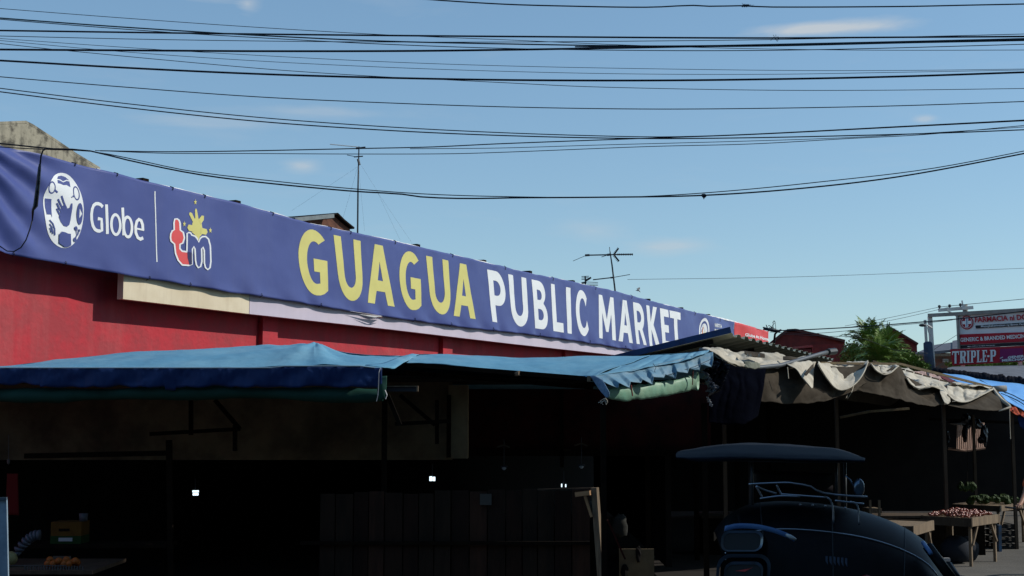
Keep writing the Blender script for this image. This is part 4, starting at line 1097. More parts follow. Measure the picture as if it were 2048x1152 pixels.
# timber brackets under the awnings
def bracket(label, segs, wd=.045):
    t = thing('timber_bracket', P(*segs[0][0]), label, 'bracket', 'timber brackets carrying the awnings')
    for a, b in segs: 
        mb = MB(); mb.bar(P(*a), P(*b), wd, wd); mb.build('strut', M_wooddark, t)
bracket('dark bracket left of centre under the long awning, with a short hanging post', [((382, 800, 15.6), (382, 870, 15.6)), ((300, 868, 15.5), (480, 858, 15.5)), ((430, 800, 15.5), (480, 858, 15.5)), ((470, 850, 15.4), (470, 902, 15.4))])
bracket('bracket holding the awning corner with a diagonal hanging strut', [((775, 790, 14.3), (800, 850, 14.3)), ((800, 790, 15.6), (870, 850, 15.6)), ((874, 800, 15.6), (874, 888, 15.6)), ((790, 848, 15.5), (900, 842, 15.5))], .045)
bracket('low rail and post in the left stall opening', [((338, 880, 15.3), (342, 1152, 15.3)), ((50, 912, 15.5), (338, 906, 15.5))], .06)
stick('bamboo_pole', [((560, 844, 15.7), (900, 838, 15.7))], .05, mat('brown_pole', (.05, .022, .012), .8), 'reddish brown pole running level across the cream beam', 'pole')
stick('bamboo_pole', [((966, 836, 16.2), (1080, 833, 16.2), (1232, 838, 16.2))], .04, M_bamboo, 'knotty bamboo pole right of the cream beam', 'pole')
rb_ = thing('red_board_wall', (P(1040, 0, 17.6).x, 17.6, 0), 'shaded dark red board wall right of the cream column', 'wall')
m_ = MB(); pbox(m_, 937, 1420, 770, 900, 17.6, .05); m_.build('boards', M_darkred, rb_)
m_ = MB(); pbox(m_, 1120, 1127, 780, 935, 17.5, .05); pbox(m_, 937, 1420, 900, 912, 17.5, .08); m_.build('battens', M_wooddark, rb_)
# glowing plates standing for daylight gaps, and bulbs in the dark
def lit(px, py, w_, h_, Y, split, label):
    t = thing('daylight_gap', P(px, py - h_, Y), label, 'daylight gap', 'small glowing daylight gaps deep in the stalls')
    m_ = MB()
    if split == 'h':
        pbox(m_, px - w_ / 2, px + w_ / 2, py - h_ / 2, py - 1, Y, .04); pbox(m_, px - w_ / 2 + .6, px + w_ / 2 - .6, py + .6, py + h_ / 2, Y, .04)
    else:
        pbox(m_, px - w_ / 2, px - (.6 if h_ > 7.5 and w_ > 11 else 3), py - h_ / 2, py + h_ / 2, Y, .04); pbox(m_, px + (.6 if w_ > 11 else 3), px + w_ / 2, py - h_ / 2 + .8, py + h_ / 2, Y, .04)
    m_.build('tube', M_daylight, t)  # glowing plates in place of daylight through a gap, no lamp
    m_ = MB(); m_.tube([P(px, py - h_ / 2, Y + .02), P(px, py - h_ / 2 - 25, Y + .02)], .006, 4); m_.build('wire', M_cable, t)  # invented cord above the glowing gap
lit(390.5, 986, 11.5, 10, 16.9, 'h', 'small blue white daylight gap, made to glow, split by a level bar in the dark left stall')
lit(864.5, 957.5, 11.5, 9, 17.3, 'v', 'small blue white daylight gap, made to glow, split by an upright bar left of the bulb')
lit(1127.5, 971, 10, 6.5, 17.3, 'v', 'pair of tiny upright daylight gaps, made to glow, just above the pale timber frame')
def bulb(px, py, Y, label):
    t = thing('light_bulb', P(px, py, Y), label, 'light bulb', 'unlit light bulbs hanging under the beam')
    m_ = MB(); m_.tube([P(px, py + 2, Y), P(px, py - 2, Y), P(px, py - 4, Y)], [.012, .032, .012], 8); m_.build('glass', M_bulb, t, True)
    m_ = MB(); m_.tube([P(px, py - 4, Y), P(px, py - 6, Y)], .045, 8); m_.tube([P(px, py - 6, Y), P(px, py - 60, Y)], .004, 4); m_.build('cord', M_cable, t)
    m_ = MB(); m_.bar(P(px - 14, py - 44, Y), P(px, py - 48, Y), .02, .02); m_.bar(P(px, py - 48, Y), P(px + 12, py - 43, Y), .02, .02); m_.build('hook', M_wood, t)
bulb(1008, 938, 16.3, 'unlit bulb on a cord below the bamboo pole')
bulb(1163, 935, 16.3, 'unlit bulb above the pale timber frame corner')

# ================================================================== long blue awning on the left
aw = thing('blue_awning', (P(380, 0, 14).x, 14.5, P(0, 735, 14).z), 'long taut blue tarpaulin awning with a dark navy skirt at the left', 'awning', 'blue tarpaulin awnings over the stalls')
m_ = MB()
front = [(-120, 738, 14.0), (0, 736.5, 14.0), (120, 736.5, 14.0), (260, 736, 14.0), (400, 735.5, 14.0), (520, 734, 14.0), (610, 731.5, 14.0), (640, 731, 14.0), (700, 732, 14.0), (762, 736, 14.0)]
mid = [(-120, 735, 15.0), (0, 734, 15.0), (120, 728, 14.8), (260, 717, 14.8), (400, 709, 14.8), (520, 704, 14.8), (615, 698, 14.7), (636, 700, 14.7), (690, 716, 14.8), (775, 727, 14.7)]
back = [(-120, 734, 16.0), (0, 732.5, 16.0), (120, 719.5, 16.0), (260, 705.5, 16.0), (400, 698.5, 16.0), (520, 693.5, 16.0), (612, 690, 15.6), (634, 686.5, 15.6), (690, 705, 16.0), (800, 712, 15.6)]
fall = [(x, 778, 17.3) for x, y, q in back]
def long_awning(u, v):
    col = [cr(r, u) for r in (front, mid, back)]
    q = cr(col, v); p = P(*q)
    x = q[0]; d = .022 * fbm(p.x * 1.4, p.y * 2, 2, 4)
    ang = math.atan2(max(.02, v * 1.0 - 1.03), 1) if False else math.atan2((x - 633) / 90.0, 1.06 - v)
    rr = math.hypot((x - 633) / 140.0, 1.0 - v)
    d += .030 * math.sin(ang * 7 + .8 * fbm(x * .01, v, 4)) * math.exp(-rr * 1.1) * min(1, rr * 4)
    d += .014 * max(0, math.sin((x + 60 * v) / 13.0)) * math.exp(-((x - 560) / 60.0) ** 2) * v
    return p + Vector((0, -.4 * d, .8 * d))
m_.grid(long_awning, 320, 40)
m_.build('canopy', M_tarpblue, aw, True, .004)
m_ = MB(); net(m_, [[(x, y, 16.0) for x, y, q in back], fall], 60, 6, .01, 2); m_.build('back_fall', M_tarpblue, aw, True, .004)
m_ = MB()
zz = []
def skirt(u, v):
    x = -120 + (764 + 120) * u
    yt = 735.8 if x < 500 else 735.8 - 4 * math.sin(math.pi * min(1, (x - 500) / 262)) 
    sc = 2.6 * (abs(math.sin(x * math.pi / 47.0 + .6 * fbm(x * .01, 0, 3)))) + (6 if 330 < x < 350 else 0) * 1.0 - 3.5 * max(0, math.sin(x / 31.0)) ** 8
    yb = (768 if x < 80 else 772.5) + sc + (8 if x > 735 else 0) * (x - 735) / 28 * .5
    y = yt + (yb - yt) * v
    p = P(x, y, 13.97)
    return p + Vector((0, -.02 * math.sin(x * .06 + 3 * v) * v + .012 * fbm(x * .05, y * .05, 1), 0))
m_.grid(skirt, 420, 8); m_.build('skirt', M_tarpnavy, aw, True, .004)
m_ = MB(); m_.tube([P(x, 735.6 - (3.5 if 560 < x < 740 else 0), 13.96) for x in range(-120, 764, 30)], .007, 5); m_.build('edge_batten', mat('bleached_edge', (.22, .33, .42), .6), aw)
m_ = MB(); rnd = random.Random(3)
for x in range(4, 750, 47):
    yb_ = 766 if x < 60 else 770.5
    m_.bar(P(x - 6, yb_ + rnd.uniform(-1, 1), 14.02), P(x + 14, yb_ + .5, 14.02), .012, .012)
m_.build('tie_sticks', M_wood, aw)
ro = MB()
def roll(u, v, x0=-120, x1=766, yc=788, r=.078, Y=14.10):
    x = x0 + (x1 - x0) * u; a = 2 * math.pi * v
    sag = (6 if x < 90 else 0) * max(0, (90 - x) / 200) 
    rr = r * (1 + .16 * fbm(x * .02, math.cos(a), math.sin(a), 3)) * (.9 + .18 * math.sin(x * .021))
    c = P(x, yc + 3 * math.sin(x * .009 + 1), Y)
    return c + Vector((0, math.cos(a) * rr, math.sin(a) * rr))
ro.grid(roll, 200, 12); ro.build('rolled_curtain', M_tarpgreen, aw, True)
m_ = MB(); net(m_, [[(754, 756, 14.0), (763, 753, 14.0), (774, 752, 14.0)], [(754, 776, 13.99), (764, 776, 13.98), (773, 774, 14)], [(757, 797, 14), (762, 800, 14), (769, 797, 14)]], 10, 10, .01, 6); m_.build('curtain_end', M_tarpgreen, aw, True, .01)
m_ = MB(); m_.tube([P(761, 736, 13.95), P(758, 745, 13.93), P(757, 775, 13.93), P(756, 790, 13.93), P(753, 803, 13.93)], .005, 4); m_.tube([P(770, 780, 13.95), P(774, 790, 13.95), P(771, 798, 13.95)], .006, 4); m_.build('tie_cord', M_paper, aw)
cl = thing('awning_crossbeam', P(800, 778, 14.2), 'short grey board end with pale top edge poking out at the awning corner', 'beam')
m_ = MB(); pbox(m_, 772, 832, 773, 783, 14.2, .05); m_.build('board', mat('grey_board', (.035, .035, .04), .8), cl)
m_ = MB(); pbox(m_, 773, 836, 771.6, 773.2, 14.18, .07); pbox(m_, 832.5, 836, 773.4, 782.5, 14.19, .06); m_.build('cut_edge', M_woodpale, cl)
st = thing('steel_stand', (P(-30, 0, 14).x, 15, 0), 'dark supporting posts of the long blue awning', 'posts')
for px in (-60, 770):
    m_ = MB(); p = P(px, 770, 15.4); m_.box((p.x, p.y, 1.36), (.06, .06, 2.72)); m_.build('post', M_wooddark, st)

# ================================================================== middle blue awning
aw2 = thing('blue_awning', (P(1150, 0, 15).x, 15.2, P(0, 797, 14).z), 'sagging blue awning with a saw toothed sunlit valance in the middle', 'awning', 'blue tarpaulin awnings over the stalls')
m_ = MB()
rowA = [(812, 724, 15.0), (850, 726, 15.0), (920, 733, 14.9), (1000, 741, 14.9), (1080, 750, 14.8), (1140, 755.5, 14.7), (1170, 754, 14.5), (1186, 751.5, 14.3)]
rowB = [(824, 716, 15.4), (870, 717.5, 15.4), (940, 723, 15.3), (1010, 728, 15.3), (1090, 733, 15.2), (1160, 736, 15.1), (1210, 735, 15.0), (1240, 733, 14.9)]
rowC = [(838, 708.5, 16.0), (880, 709, 16.0), (950, 712, 16.0), (1030, 715.5, 16.0), (1100, 715, 16.0), (1170, 712, 16.0), (1260, 713, 16.0), (1300, 711, 16.0)]
net(m_, [rowA, rowB, rowC], 120, 18, .016, 2.0, .02, 2, seed=5)
net(m_, [[(1186, 751.5, 14.3), (1260, 742, 14.6), (1330, 728, 14.9), (1380, 716, 15.1), (1412, 706, 15.3)],
         [(1240, 733, 14.9), (1290, 728, 15.0), (1345, 718, 15.2), (1385, 710, 15.3), (1416, 703, 15.5)],
         [(1300, 711, 16.0), (1330, 708.5, 16.0), (1365, 706, 16.0), (1395, 703, 15.9), (1420, 699.5, 15.8)]], 80, 16, .018, 2.6, .025, 5, seed=8)
m_.build('canopy', M_tarpblue, aw2, True, .004)
m_ = MB(); net(m_, [[(774, 737, 14.2), (786, 737.5, 14.3), (800, 730, 14.6), (812, 724, 15.0), (826, 716, 15.4), (838, 708.5, 16)], [(764, 735, 14.05), (782, 733, 14.3), (797, 725, 14.7), (806, 719, 15.1), (818, 713, 15.4), (830, 708.5, 15.9)],
                 [(730, 731, 14.1), (770, 725, 14.6), (790, 718, 15.0), (800, 714, 15.3), (812, 710.5, 15.6), (826, 708, 15.9)]], 40, 10, .01, 3, seed=3); m_.build('overlapping_edge', M_tarpblue, aw2, True, .005)
m_ = MB(); rowF = [(785, 713, 15.9), (812, 711, 16.0)] + rowC; net(m_, [rowF, [(x, 778, 17.3) for x, y, q in rowF]], 40, 5, .0, 2); net(m_, [[(1300, 711, 16.0), (1330, 708.5, 16.0), (1365, 706, 16.0), (1395, 703, 15.9), (1420, 699.5, 15.8)], [(1300, 778, 17.3), (1330, 776, 17.3), (1365, 770, 17.3), (1395, 764, 17), (1418, 756, 16.5)]], 30, 5, .01, 2); m_.build('back_fall', M_tarpblue, aw2, True, .004)
# valance with teeth, facing the sun
NT = 9
def val(u, v):
    k = u * NT
    ph = k - math.floor(k)
    tooth = (ph / .80 if ph < .80 else (1 - ph) / .20)
    am_ = .75 + .35 * math.sin(math.floor(k) * 2.7)
    yt = cr([(751.5,), (743,), (730,), (716,), (704,)], u)[0]
    yb = cr([(772,), (768,), (760,), (751,), (740,), (725,)], u)[0] + 13 * tooth * am_ - 4
    x = 1186 + 240 * u + (30 * (1 - u) ** 1.2) * v + 2 * tooth * v * v
    Y = 14.3 + 1.1 * u - .14 * v + .035 * math.sin(u * 23 + 1) * v
    p = P(x, yt + (yb - yt) * v, Y)
    return p + Vector((.0, -.03 * fbm(x * .03, v * 2, 7), .0))
m_ = MB(); m_.grid(val, NT * 20, 12); m_.build('valance', mat('faded_blue_tarpaulin', (0.12, 0.25, 0.35), .6, (.16, .28, .36), 5, bump=.2, bscale=9), aw2, True, .004)
# corner flap
m_ = MB(); net(m_, [[(1180, 752, 14.3), (1192, 753, 14.25), (1206, 760, 14.2)], [(1196, 774, 14.2), (1205, 778, 14.15), (1218, 784, 14.1)], [(1211, 794, 14.1), (1214, 797, 14.1), (1219, 795, 14.1)]], 12, 16, .012, 7); m_.build('corner_flap', mat('patterned_blue_cloth', (.16, .26, .38), .8, (.09, .17, .28), 30), aw2, True, .006)
m_ = MB()
rnd = random.Random(5)
for k in range(6): m_.tube([P(1211, 796, 14.05), P(1208 + rnd.uniform(-8, 8), 802, 14.05), P(1206 + rnd.uniform(-10, 12), 806 + rnd.uniform(-2, 4), 14.05)], .0035, 4)
m_.build('frayed_cord', M_cream, aw2)
m_ = MB(); m_.tube([P(1031, 747.5, 14.75), P(1040, 746.5, 14.7)], .030, 10); m_.build('pole_end', M_woodpale, aw2)
m_ = MB(); pbox(m_, 1174.5, 1181, 752, 763, 14.25, .03); m_.build('batten_end', M_woodpale, aw2)
# stitching and cracks on the canopy
m_ = MB()
for pts in (((1214, 768), (1250, 763), (1300, 757), (1340, 749), (1390, 733), (1425, 717)), ((1306, 727), (1312, 735), (1309, 742), (1314, 752))):
    m_.tube([P(x, y, 14.22 + (x - 1186) / 244 * 1.0) for x, y in pts], .004, 4)
m_.build('seam', mat('seam_thread', (.10, .13, .16), .9), aw2)
# frame beneath
m_ = MB()
for a, b in (((812, 728, 15.1), (1186, 758, 14.5)), ((812, 745, 15.4), (1186, 775, 15.4)), ((1150, 770, 15.9), (1420, 760, 15.9))):
    m_.bar(P(*a), P(*b), .05, .05)
m_.build('frame', M_wooddark, aw2)
m_ = MB()
for px, Yp in ((1206, 14.3), (1408, 15.6)):
    p = P(px, 800, Yp); m_.box((p.x, p.y, 1.2), (.06, .06, 2.4))
m_.build('post', M_wooddark, aw2)
mr_ = MB()
def mroll(u, v):
    x = 1216 + (1396 - 1216) * u; a = 2 * math.pi * v
    yc = cr([(787,), (786,), (780,), (773,), (762,)], u)[0]
    Y = 14.32 + .95 * u
    r = .078 * (.62 + .38 * math.sin(math.pi * min(1, u * 4) / 2)) * (1 + .20 * fbm(x * .05, math.cos(a), math.sin(a), 3)) * (1 if u < .93 else 1 + (u - .93) * 3)
    c = P(x, yc, Y)
    return c + Vector((.3 * r * math.cos(a), math.cos(a) * r * .9, math.sin(a) * r * 1.1))
mr_.grid(mroll, 90, 14)
mt = mr_.build('rolled_curtain', M_mint, aw2, True)
m_ = MB(); m_.tube([P(1386, 738, 15.1), P(1385, 770, 15.1)], .006, 5); m_.build('tie_cord', M_rust, aw2); m_ = MB(); m_.tube([P(1262, 770, 14.35), P(1265, 792, 14.35)], .009, 5); m_.build('tie_cord', M_rust, aw2)

# ================================================================== black plastic and dark curtain
pb = thing('black_plastic_bundle', P(1420, 790, 15.6), 'crumpled black plastic hanging beside the toothed valance', 'plastic bundle')
def crumple(mb, poly_top, poly_bot, Y, amp, fr, nu=24, nv=24, seed=0):
    def fn(u, v):
        a = lin(poly_top, u); b = lin(poly_bot, u)
        x = a[0] + (b[0] - a[0]) * v; y = a[1] + (b[1] - a[1]) * v
        d = amp * (1 - 2 * abs(fbm(x * fr, y * fr * .6, seed, 3)))
        return P(x, y, Y) + Vector((.4 * d, -d, .2 * d))
    mb.grid(fn, nu, nv)
m_ = MB(); crumple(m_, [(1398, 742), (1420, 735), (1432, 722), (1452, 735)], [(1416, 792), (1424, 790), (1432, 785), (1436, 776)], 15.5, .12, .10, seed=2); m_.build('folds', M_black, pb, False, .004)
m_ = MB(); crumple(m_, [(1399, 738), (1405, 742), (1412, 755), (1420, 762)], [(1416, 788), (1418, 792), (1422, 790), (1432, 777)], 15.3, .08, .14, seed=6); m_.build('sunlit_folds', mat('sunlit_black_plastic', (.17, .18, .21), .35, (.05, .055, .07), 12, bump=.6), pb, False, .004)  # paler copy of the black plastic, sunlight put into its colour
m_ = MB(); crumple(m_, [(1410, 794), (1414, 796), (1418, 800)], [(1420, 814), (1420, 815), (1422, 812)], 15.4, .05, .3, 8, 10); m_.build('scrap', M_paper, pb, False, .003)
dc = thing('dark_curtain', P(1480, 840, 16), 'large navy black sheet hanging under the cream tarpaulin edge', 'curtain')
m_ = MB(); net(m_, [[(1424, 716, 16.4), (1455, 726, 16.5), (1490, 736, 16.6), (1532, 735, 16.8)], [(1420, 780, 16.3), (1455, 780, 16.4), (1490, 785, 16.5), (1526, 780, 16.7)], [(1418, 840, 16.3), (1450, 850, 16.4), (1490, 850, 16.5), (1516, 830, 16.7)]], 50, 40, .05, 2.5, .03, 6, seed=1)
m_.build('sheet', mat('navy_black_sheet', (.0016, .0025, .007), .95, (.0012, .0018, .005), 3, bump=.3, spec=.02), dc, True, .005)

# ================================================================== corrugated roof
Bc = P(1458, 660.5, 18.0); Cc = P(1668, 714, 25.7)
ed = (Cc - Bc); el_ = ed.length; e1 = Vector((ed.x, ed.y, 0)).normalized()
dn = Vector((-e1.y, e1.x, 0)); 
Ac = P(1240, 713.5, Bc.y + 1.55 * dn.y / 1.0 * 1.02)
slope = (Ac - Bc); slope = slope * 1.45
cr_ = thing('corrugated_roof', (Bc + (Cc - Bc) * .5), 'raised corrugated metal roof with blue edge showing its olive underside', 'roof')
def corr(u, v, dz=0.0):
    s_ = el_ * u
    h = .028 * (1 if (s_ / .30) % 1 < .42 else -1) 
    x = (s_ / .46) % 1
    h = .022 * max(-1, min(1, 3.2 * math.sin(2 * math.pi * x)))
    return Bc + e1 * 0 + ed * u + slope * v + Vector((0, 0, h - .05 + dz))
m_ = MB(); m_.grid(corr, 300, 1); m_.build('sheet', M_zincu, cr_, False, .0015)
m_ = MB(); m_.bar(Bc + Vector((0, -.02, .0)) - slope * .01, Bc + slope * 1.0, .03, .085); m_.build('edge_strip', M_blueedge, cr_)
m_ = MB()
for q in (.16, .72): m_.bar(Bc + slope * q + Vector((0, 0, -.13)), Cc + slope * q + Vector((0, 0, -.13)), .05, .05)
m_.build('purlin', M_wooddark, cr_)
m_ = MB()
for q in (.0, .30, .62, .93):
    b = Bc + ed * q + slope * .1; m_.bar(b + Vector((0, 0, -.1)), b + slope * .9 + Vector((0, 0, -.1)), .05, .06)
    c = b + slope * .42; m_.box((c.x, c.y, c.z / 2 - .05), (.07, .07, c.z - .1))
m_.build('posts', M_wooddark, cr_)

# ================================================================== cream tarpaulins
ct = thing('cream_tarpaulin', P(1700, 790, 20), 'dirty cream canvas tied in swags along the right hand stalls', 'awning')
CG_ = []
def patch(top, bot, m, nm, nu=50, nv=16, amp=.02, fr=3, bulge=0.0, rows=None, seed=0, fold=0, ff=5):
    mb = MB()
    r = rows or [top, bot]
    if bulge and not rows:
        mid_ = [((a[0] + b[0]) / 2, (a[1] + b[1]) / 2, (a[2] + b[2]) / 2 - bulge) for a, b in zip([cr(top, k / 8) for k in range(9)], [cr(bot, k / 8) for k in range(9)])]
        r = [[cr(top, k / 8) for k in range(9)], mid_, [cr(bot, k / 8) for k in range(9)]]
    net(mb, r, nu, nv, amp, fr, fold, ff, seed=seed)
    return mb.build(nm, m, ct, True, .005)
# pipe
m_ = MB(); m_.tube([P(x, y, Y) for x, y, Y in ((1400, 700, 16.6), (1425, 706, 16.7), (1455, 722, 16.9), (1490, 733, 17.1), (1520, 735, 17.3), (1560, 731, 17.7), (1600, 720, 18.2), (1640, 708, 18.7), (1662, 703, 19.0))], .030, 8); m_.build('support_pipe', mat('grey_pipe', (.10, .11, .12), .5, metal=.3), ct, True)
m_ = MB(); m_.tube([P(1656, 704, 18.9), P(1670, 702.5, 19.05)], .05, 8); m_.build('pipe_joint', M_steel, ct)
# lit cream behind the pipe
patch([(1404, 694.5, 17.6), (1440, 695, 17.9), (1470, 703, 18.2), (1500, 703, 18.4), (1540, 707, 18.6), (1580, 714, 18.8), (1625, 717, 19.0)],
      [(1404, 700, 16.7), (1432, 710, 16.7), (1462, 726, 16.9), (1490, 734, 17.1), (1530, 735, 17.4), (1575, 729, 17.9), (1622, 716, 18.5)], M_cream, 'canvas', 90, 20, .05, 3.5, seed=1, fold=.05, ff=5)
patch([(1414, 696, 16.6), (1432, 699, 16.7), (1450, 711, 16.8), (1475, 724, 16.9), (1495, 731, 17.0)], [(1414, 698, 16.55), (1430, 706, 16.6), (1448, 719, 16.7), (1474, 731, 16.85), (1494, 736, 17.0)], M_cream, 'canvas_hem', 40, 4, .02, 6, seed=2)
# dark patches with teeth in the lit canvas
m_ = MB(); net(m_, [[(1489, 702, 17.6), (1505, 704, 17.6), (1529, 707, 17.7)], [(1489, 708, 17.4), (1508, 714, 17.4), (1530, 714, 17.5)]], 14, 4, .01, 5); m_.build('dark_patch', M_shadedc, ct, True, .01)
m_ = MB(); net(m_, [[(1566, 713, 18.1), (1580, 713.5, 18.1), (1596, 717, 18.2)], [(1566, 719, 18.0), (1580, 720, 18.0), (1594, 720, 18.1)]], 14, 4, .01, 5); m_.build('dark_patch', M_shadedc, ct, True, .01)
for x in (1495, 1501, 1518): 
    m_ = MB(); m_.quad(P(x - 3, 713, 17.3), P(x + 3, 714, 17.3), P(x + .5, 706.5, 17.3)); m_.build('tooth', M_cream, ct, False, .01)
# small grey gathered piece under the pipe
patch([(1487, 724, 17.0), (1505, 723, 17.05), (1520, 726, 17.15)], [(1490, 735, 16.95), (1505, 737, 17.0), (1520, 736, 17.1)], mat('grey_green_cloth', (.22, .23, .18), .9, (.12, .13, .10), 12), 'gathered_cloth', 20, 8, .03, 8)
# shaded side of the first swag
patch(None, None, M_shadedc, 'shaded_side', 80, 30, .03, 2.5, seed=4, fold=.05, ff=4,
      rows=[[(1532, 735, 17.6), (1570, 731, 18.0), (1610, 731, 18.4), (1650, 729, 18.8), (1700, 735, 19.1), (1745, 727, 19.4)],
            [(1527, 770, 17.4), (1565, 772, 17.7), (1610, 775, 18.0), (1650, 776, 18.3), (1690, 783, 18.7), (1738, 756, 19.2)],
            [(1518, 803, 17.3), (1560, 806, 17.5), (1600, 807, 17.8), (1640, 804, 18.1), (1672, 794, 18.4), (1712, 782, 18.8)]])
patch([(1571, 728, 17.8), (1600, 723, 18.1), (1632, 722, 18.5)], [(1600, 748, 17.7), (1614, 762, 17.7), (1626, 775, 17.7)], M_cream, 'canvas', 26, 16, .03, 5, seed=6, rows=[[(1571, 728, 17.8), (1600, 723, 18.1), (1632, 722, 18.5)], [(1592, 741, 17.7), (1606, 743, 17.9), (1628, 738, 18.3)], [(1606, 757, 17.6), (1613, 760, 17.6), (1627, 752, 18.1)], [(1622, 775.5, 17.6), (1624, 776, 17.6), (1626, 774, 17.7)]])
m_ = MB(); net(m_, [[(1608, 748, 17.55), (1616, 738, 17.75), (1627, 727, 18.1)], [(1612, 752, 17.5), (1619, 744, 17.7), (1627, 735, 18.0)]], 12, 4, .01, 5); m_.build('fold_shadow_side', M_shadedc, ct, True, .006)
# big lit scallops
def scallop(x0, y0, x1, y1, bl, Y0, Y1, seed, nm='canvas'):
    """bl: measured lower curve"""
    n = len(bl) - 1
    top = [(x0 + (x1 - x0) * k / n, y0 + (y1 - y0) * k / n + 1.5 * math.sin(k * 2.2), Y0 + (Y1 - Y0) * k / n + .75) for k in range(n + 1)]
    bot = [(x, y, Y0 + (Y1 - Y0) * k / n - .12 - .2 * math.sin(math.pi * k / n)) for k, (x, y) in enumerate(bl)]
    mid_ = [((a[0] + b[0]) / 2, (a[1] + b[1]) / 2 + 1, (a[2] * .45 + b[2] * .55)) for a, b in zip(top, bot)]
    patch(None, None, M_cream, nm, 60, 22, .035, 3.2, rows=[top, mid_, bot], seed=seed, fold=.045, ff=3)
    m_ = MB(); m_.tube([P(x, y, Y - .02) for x, y, Y in [cr(bot, k / 24) for k in range(25)]], .011, 5); m_.build('rope_hem', M_cream, ct, True)
scallop(1636, 726, 1736, 722, [(1636, 728), (1644, 742), (1656, 760), (1668, 774), (1682, 780), (1700, 775), (1716, 762), (1728, 744), (1736, 724)], 18.2, 19.2, 11)
scallop(1742, 727, 1797, 732, [(1742, 727), (1750, 739), (1760, 746), (1770, 749), (1782, 745), (1790, 738), (1797, 732)], 19.3, 19.9, 12)
patch(None, None, M_shadedc, 'shaded_side', 90, 30, .03, 2.5, seed=7, fold=.05, ff=5,
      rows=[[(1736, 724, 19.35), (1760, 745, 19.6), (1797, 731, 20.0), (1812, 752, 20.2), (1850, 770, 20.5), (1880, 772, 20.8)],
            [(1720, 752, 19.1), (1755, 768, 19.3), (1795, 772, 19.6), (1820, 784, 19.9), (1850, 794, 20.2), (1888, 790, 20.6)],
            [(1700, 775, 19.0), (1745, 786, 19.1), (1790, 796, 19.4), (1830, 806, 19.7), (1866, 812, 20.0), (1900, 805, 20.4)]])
patch(None, None, M_shadedc, 'rear_canvas', 50, 12, .02, 2.5, seed=17,
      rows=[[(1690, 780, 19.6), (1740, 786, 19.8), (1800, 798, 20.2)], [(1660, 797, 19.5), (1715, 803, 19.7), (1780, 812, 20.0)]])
scallop(1812, 753, 1880, 770, [(1812, 755), (1822, 769), (1838, 777), (1852, 774), (1864, 773), (1874, 776), (1884, 780)], 20.1, 20.7, 13)
patch(None, None, M_cream, 'canvas', 16, 20, .03, 6, seed=14, rows=[[(1876, 768, 20.9), (1886, 771, 20.9), (1896, 776, 20.9)], [(1881, 786, 20.3), (1890, 788, 20.4), (1899, 792, 20.5)], [(1889, 803, 20.1), (1895, 808, 20.1), (1901, 803, 20.2)]])
scallop(1894, 770, 1984, 776, [(1896, 790), (1908, 800), (1922, 804), (1936, 803), (1950, 797), (1962, 791), (1974, 785), (1986, 778)], 20.5, 21.6, 15)
patch(None, None, M_cream, 'canvas', 60, 12, .05, 4, seed=19, fold=.05, ff=4, rows=[[(1800, 733, 21.2), (1840, 748, 21.6), (1880, 762, 21.9), (1930, 768, 22.2), (1980, 774, 22.4)], [(1812, 753, 20.8), (1845, 764, 21.0), (1880, 771, 21.2), (1930, 770, 21.4), (1984, 777, 21.8)]])
patch(None, None, M_shadedc, 'shaded_side', 50, 24, .02, 2.5, seed=9,
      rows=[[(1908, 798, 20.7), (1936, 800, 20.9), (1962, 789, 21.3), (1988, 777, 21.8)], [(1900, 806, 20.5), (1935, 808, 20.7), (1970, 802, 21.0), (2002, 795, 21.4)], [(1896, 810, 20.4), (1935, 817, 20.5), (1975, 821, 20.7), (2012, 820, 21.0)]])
m_ = MB(); m_.tube([P(*q) for q in ((1986, 776, 21.7), (1993, 788, 21.5), (2003, 800, 21.3), (2018, 811, 21.0), (2021, 814, 20.9), (2010, 818, 20.9), (1998, 822, 20.8))], [.02, .03, .035, .03, .018, .016, .01], 6); m_.build('rope_hem', M_cream, ct, True)
m_ = MB()
for pts in (((1575, 734, 17.5), (1577, 757, 17.5)), ((1708, 770, 18.8), (1703, 785, 18.7), (1695, 798, 18.7)), ((1700, 778, 18.8), (1692, 797, 18.7)), ((2019, 816, 20.9), (2020, 855, 20.9), (2021, 878, 20.9)), ((1904, 803, 20.2), (1911, 803, 20.2))):
    m_.tube([P(*q) for q in pts], .006, 4)
m_.build('loose_cord', M_cream, ct)
m_ = MB()
for x in range(1745, 1905, 17):
    y = 722 + (x - 1745) * .28; m_.bar(P(x, y, 20.4), P(x + 13, y + 3.5, 20.5), .02, .02)
m_.build('tie_battens', M_wood, ct)
m_ = MB()
for a, b in (((1640, 726, 18.9), (1800, 728, 20.3)), ((1800, 728, 20.3), (1985, 775, 22.0)), ((1985, 775, 22.0), (2020, 814, 21)), ((1680, 835, 19.5), (1740, 823, 19.5)), ((1740, 823, 19.5), (1818, 817, 19.6))):
    m_.bar(P(*a), P(*b), .035, .035)
m_.build('frame', M_bamboo, ct)
for px, Yp, y0 in ((1447, 17.2, 760), (1672, 19.4, 790), (1886, 20.6, 800), (2023, 22.6, 820), (1946, 25, 830)):
    m_ = MB(); p = P(px, y0, Yp); m_.box((p.x, p.y, p.z / 2), (.05, .05, p.z)); tag(m_.build('stall_post', M_wood), {1447: 'pale edged timber post left of the tricycle', 1672: 'dark timber post behind the tricycle roof', 1886: 'tall timber post in front of the onion table', 2023: 'thin post under the right tip of the cream canvas', 1946: 'dark post behind the onions in front of the lit sheet'}[px], 'post', 'timber posts of the right hand stalls')
# grey pipe end to the right
m_ = MB(); m_.tube([P(1984, 778, 22.0), P(2012, 777, 22.0)], .055, 10); m_.build('pole_end', M_polec, ct, True)
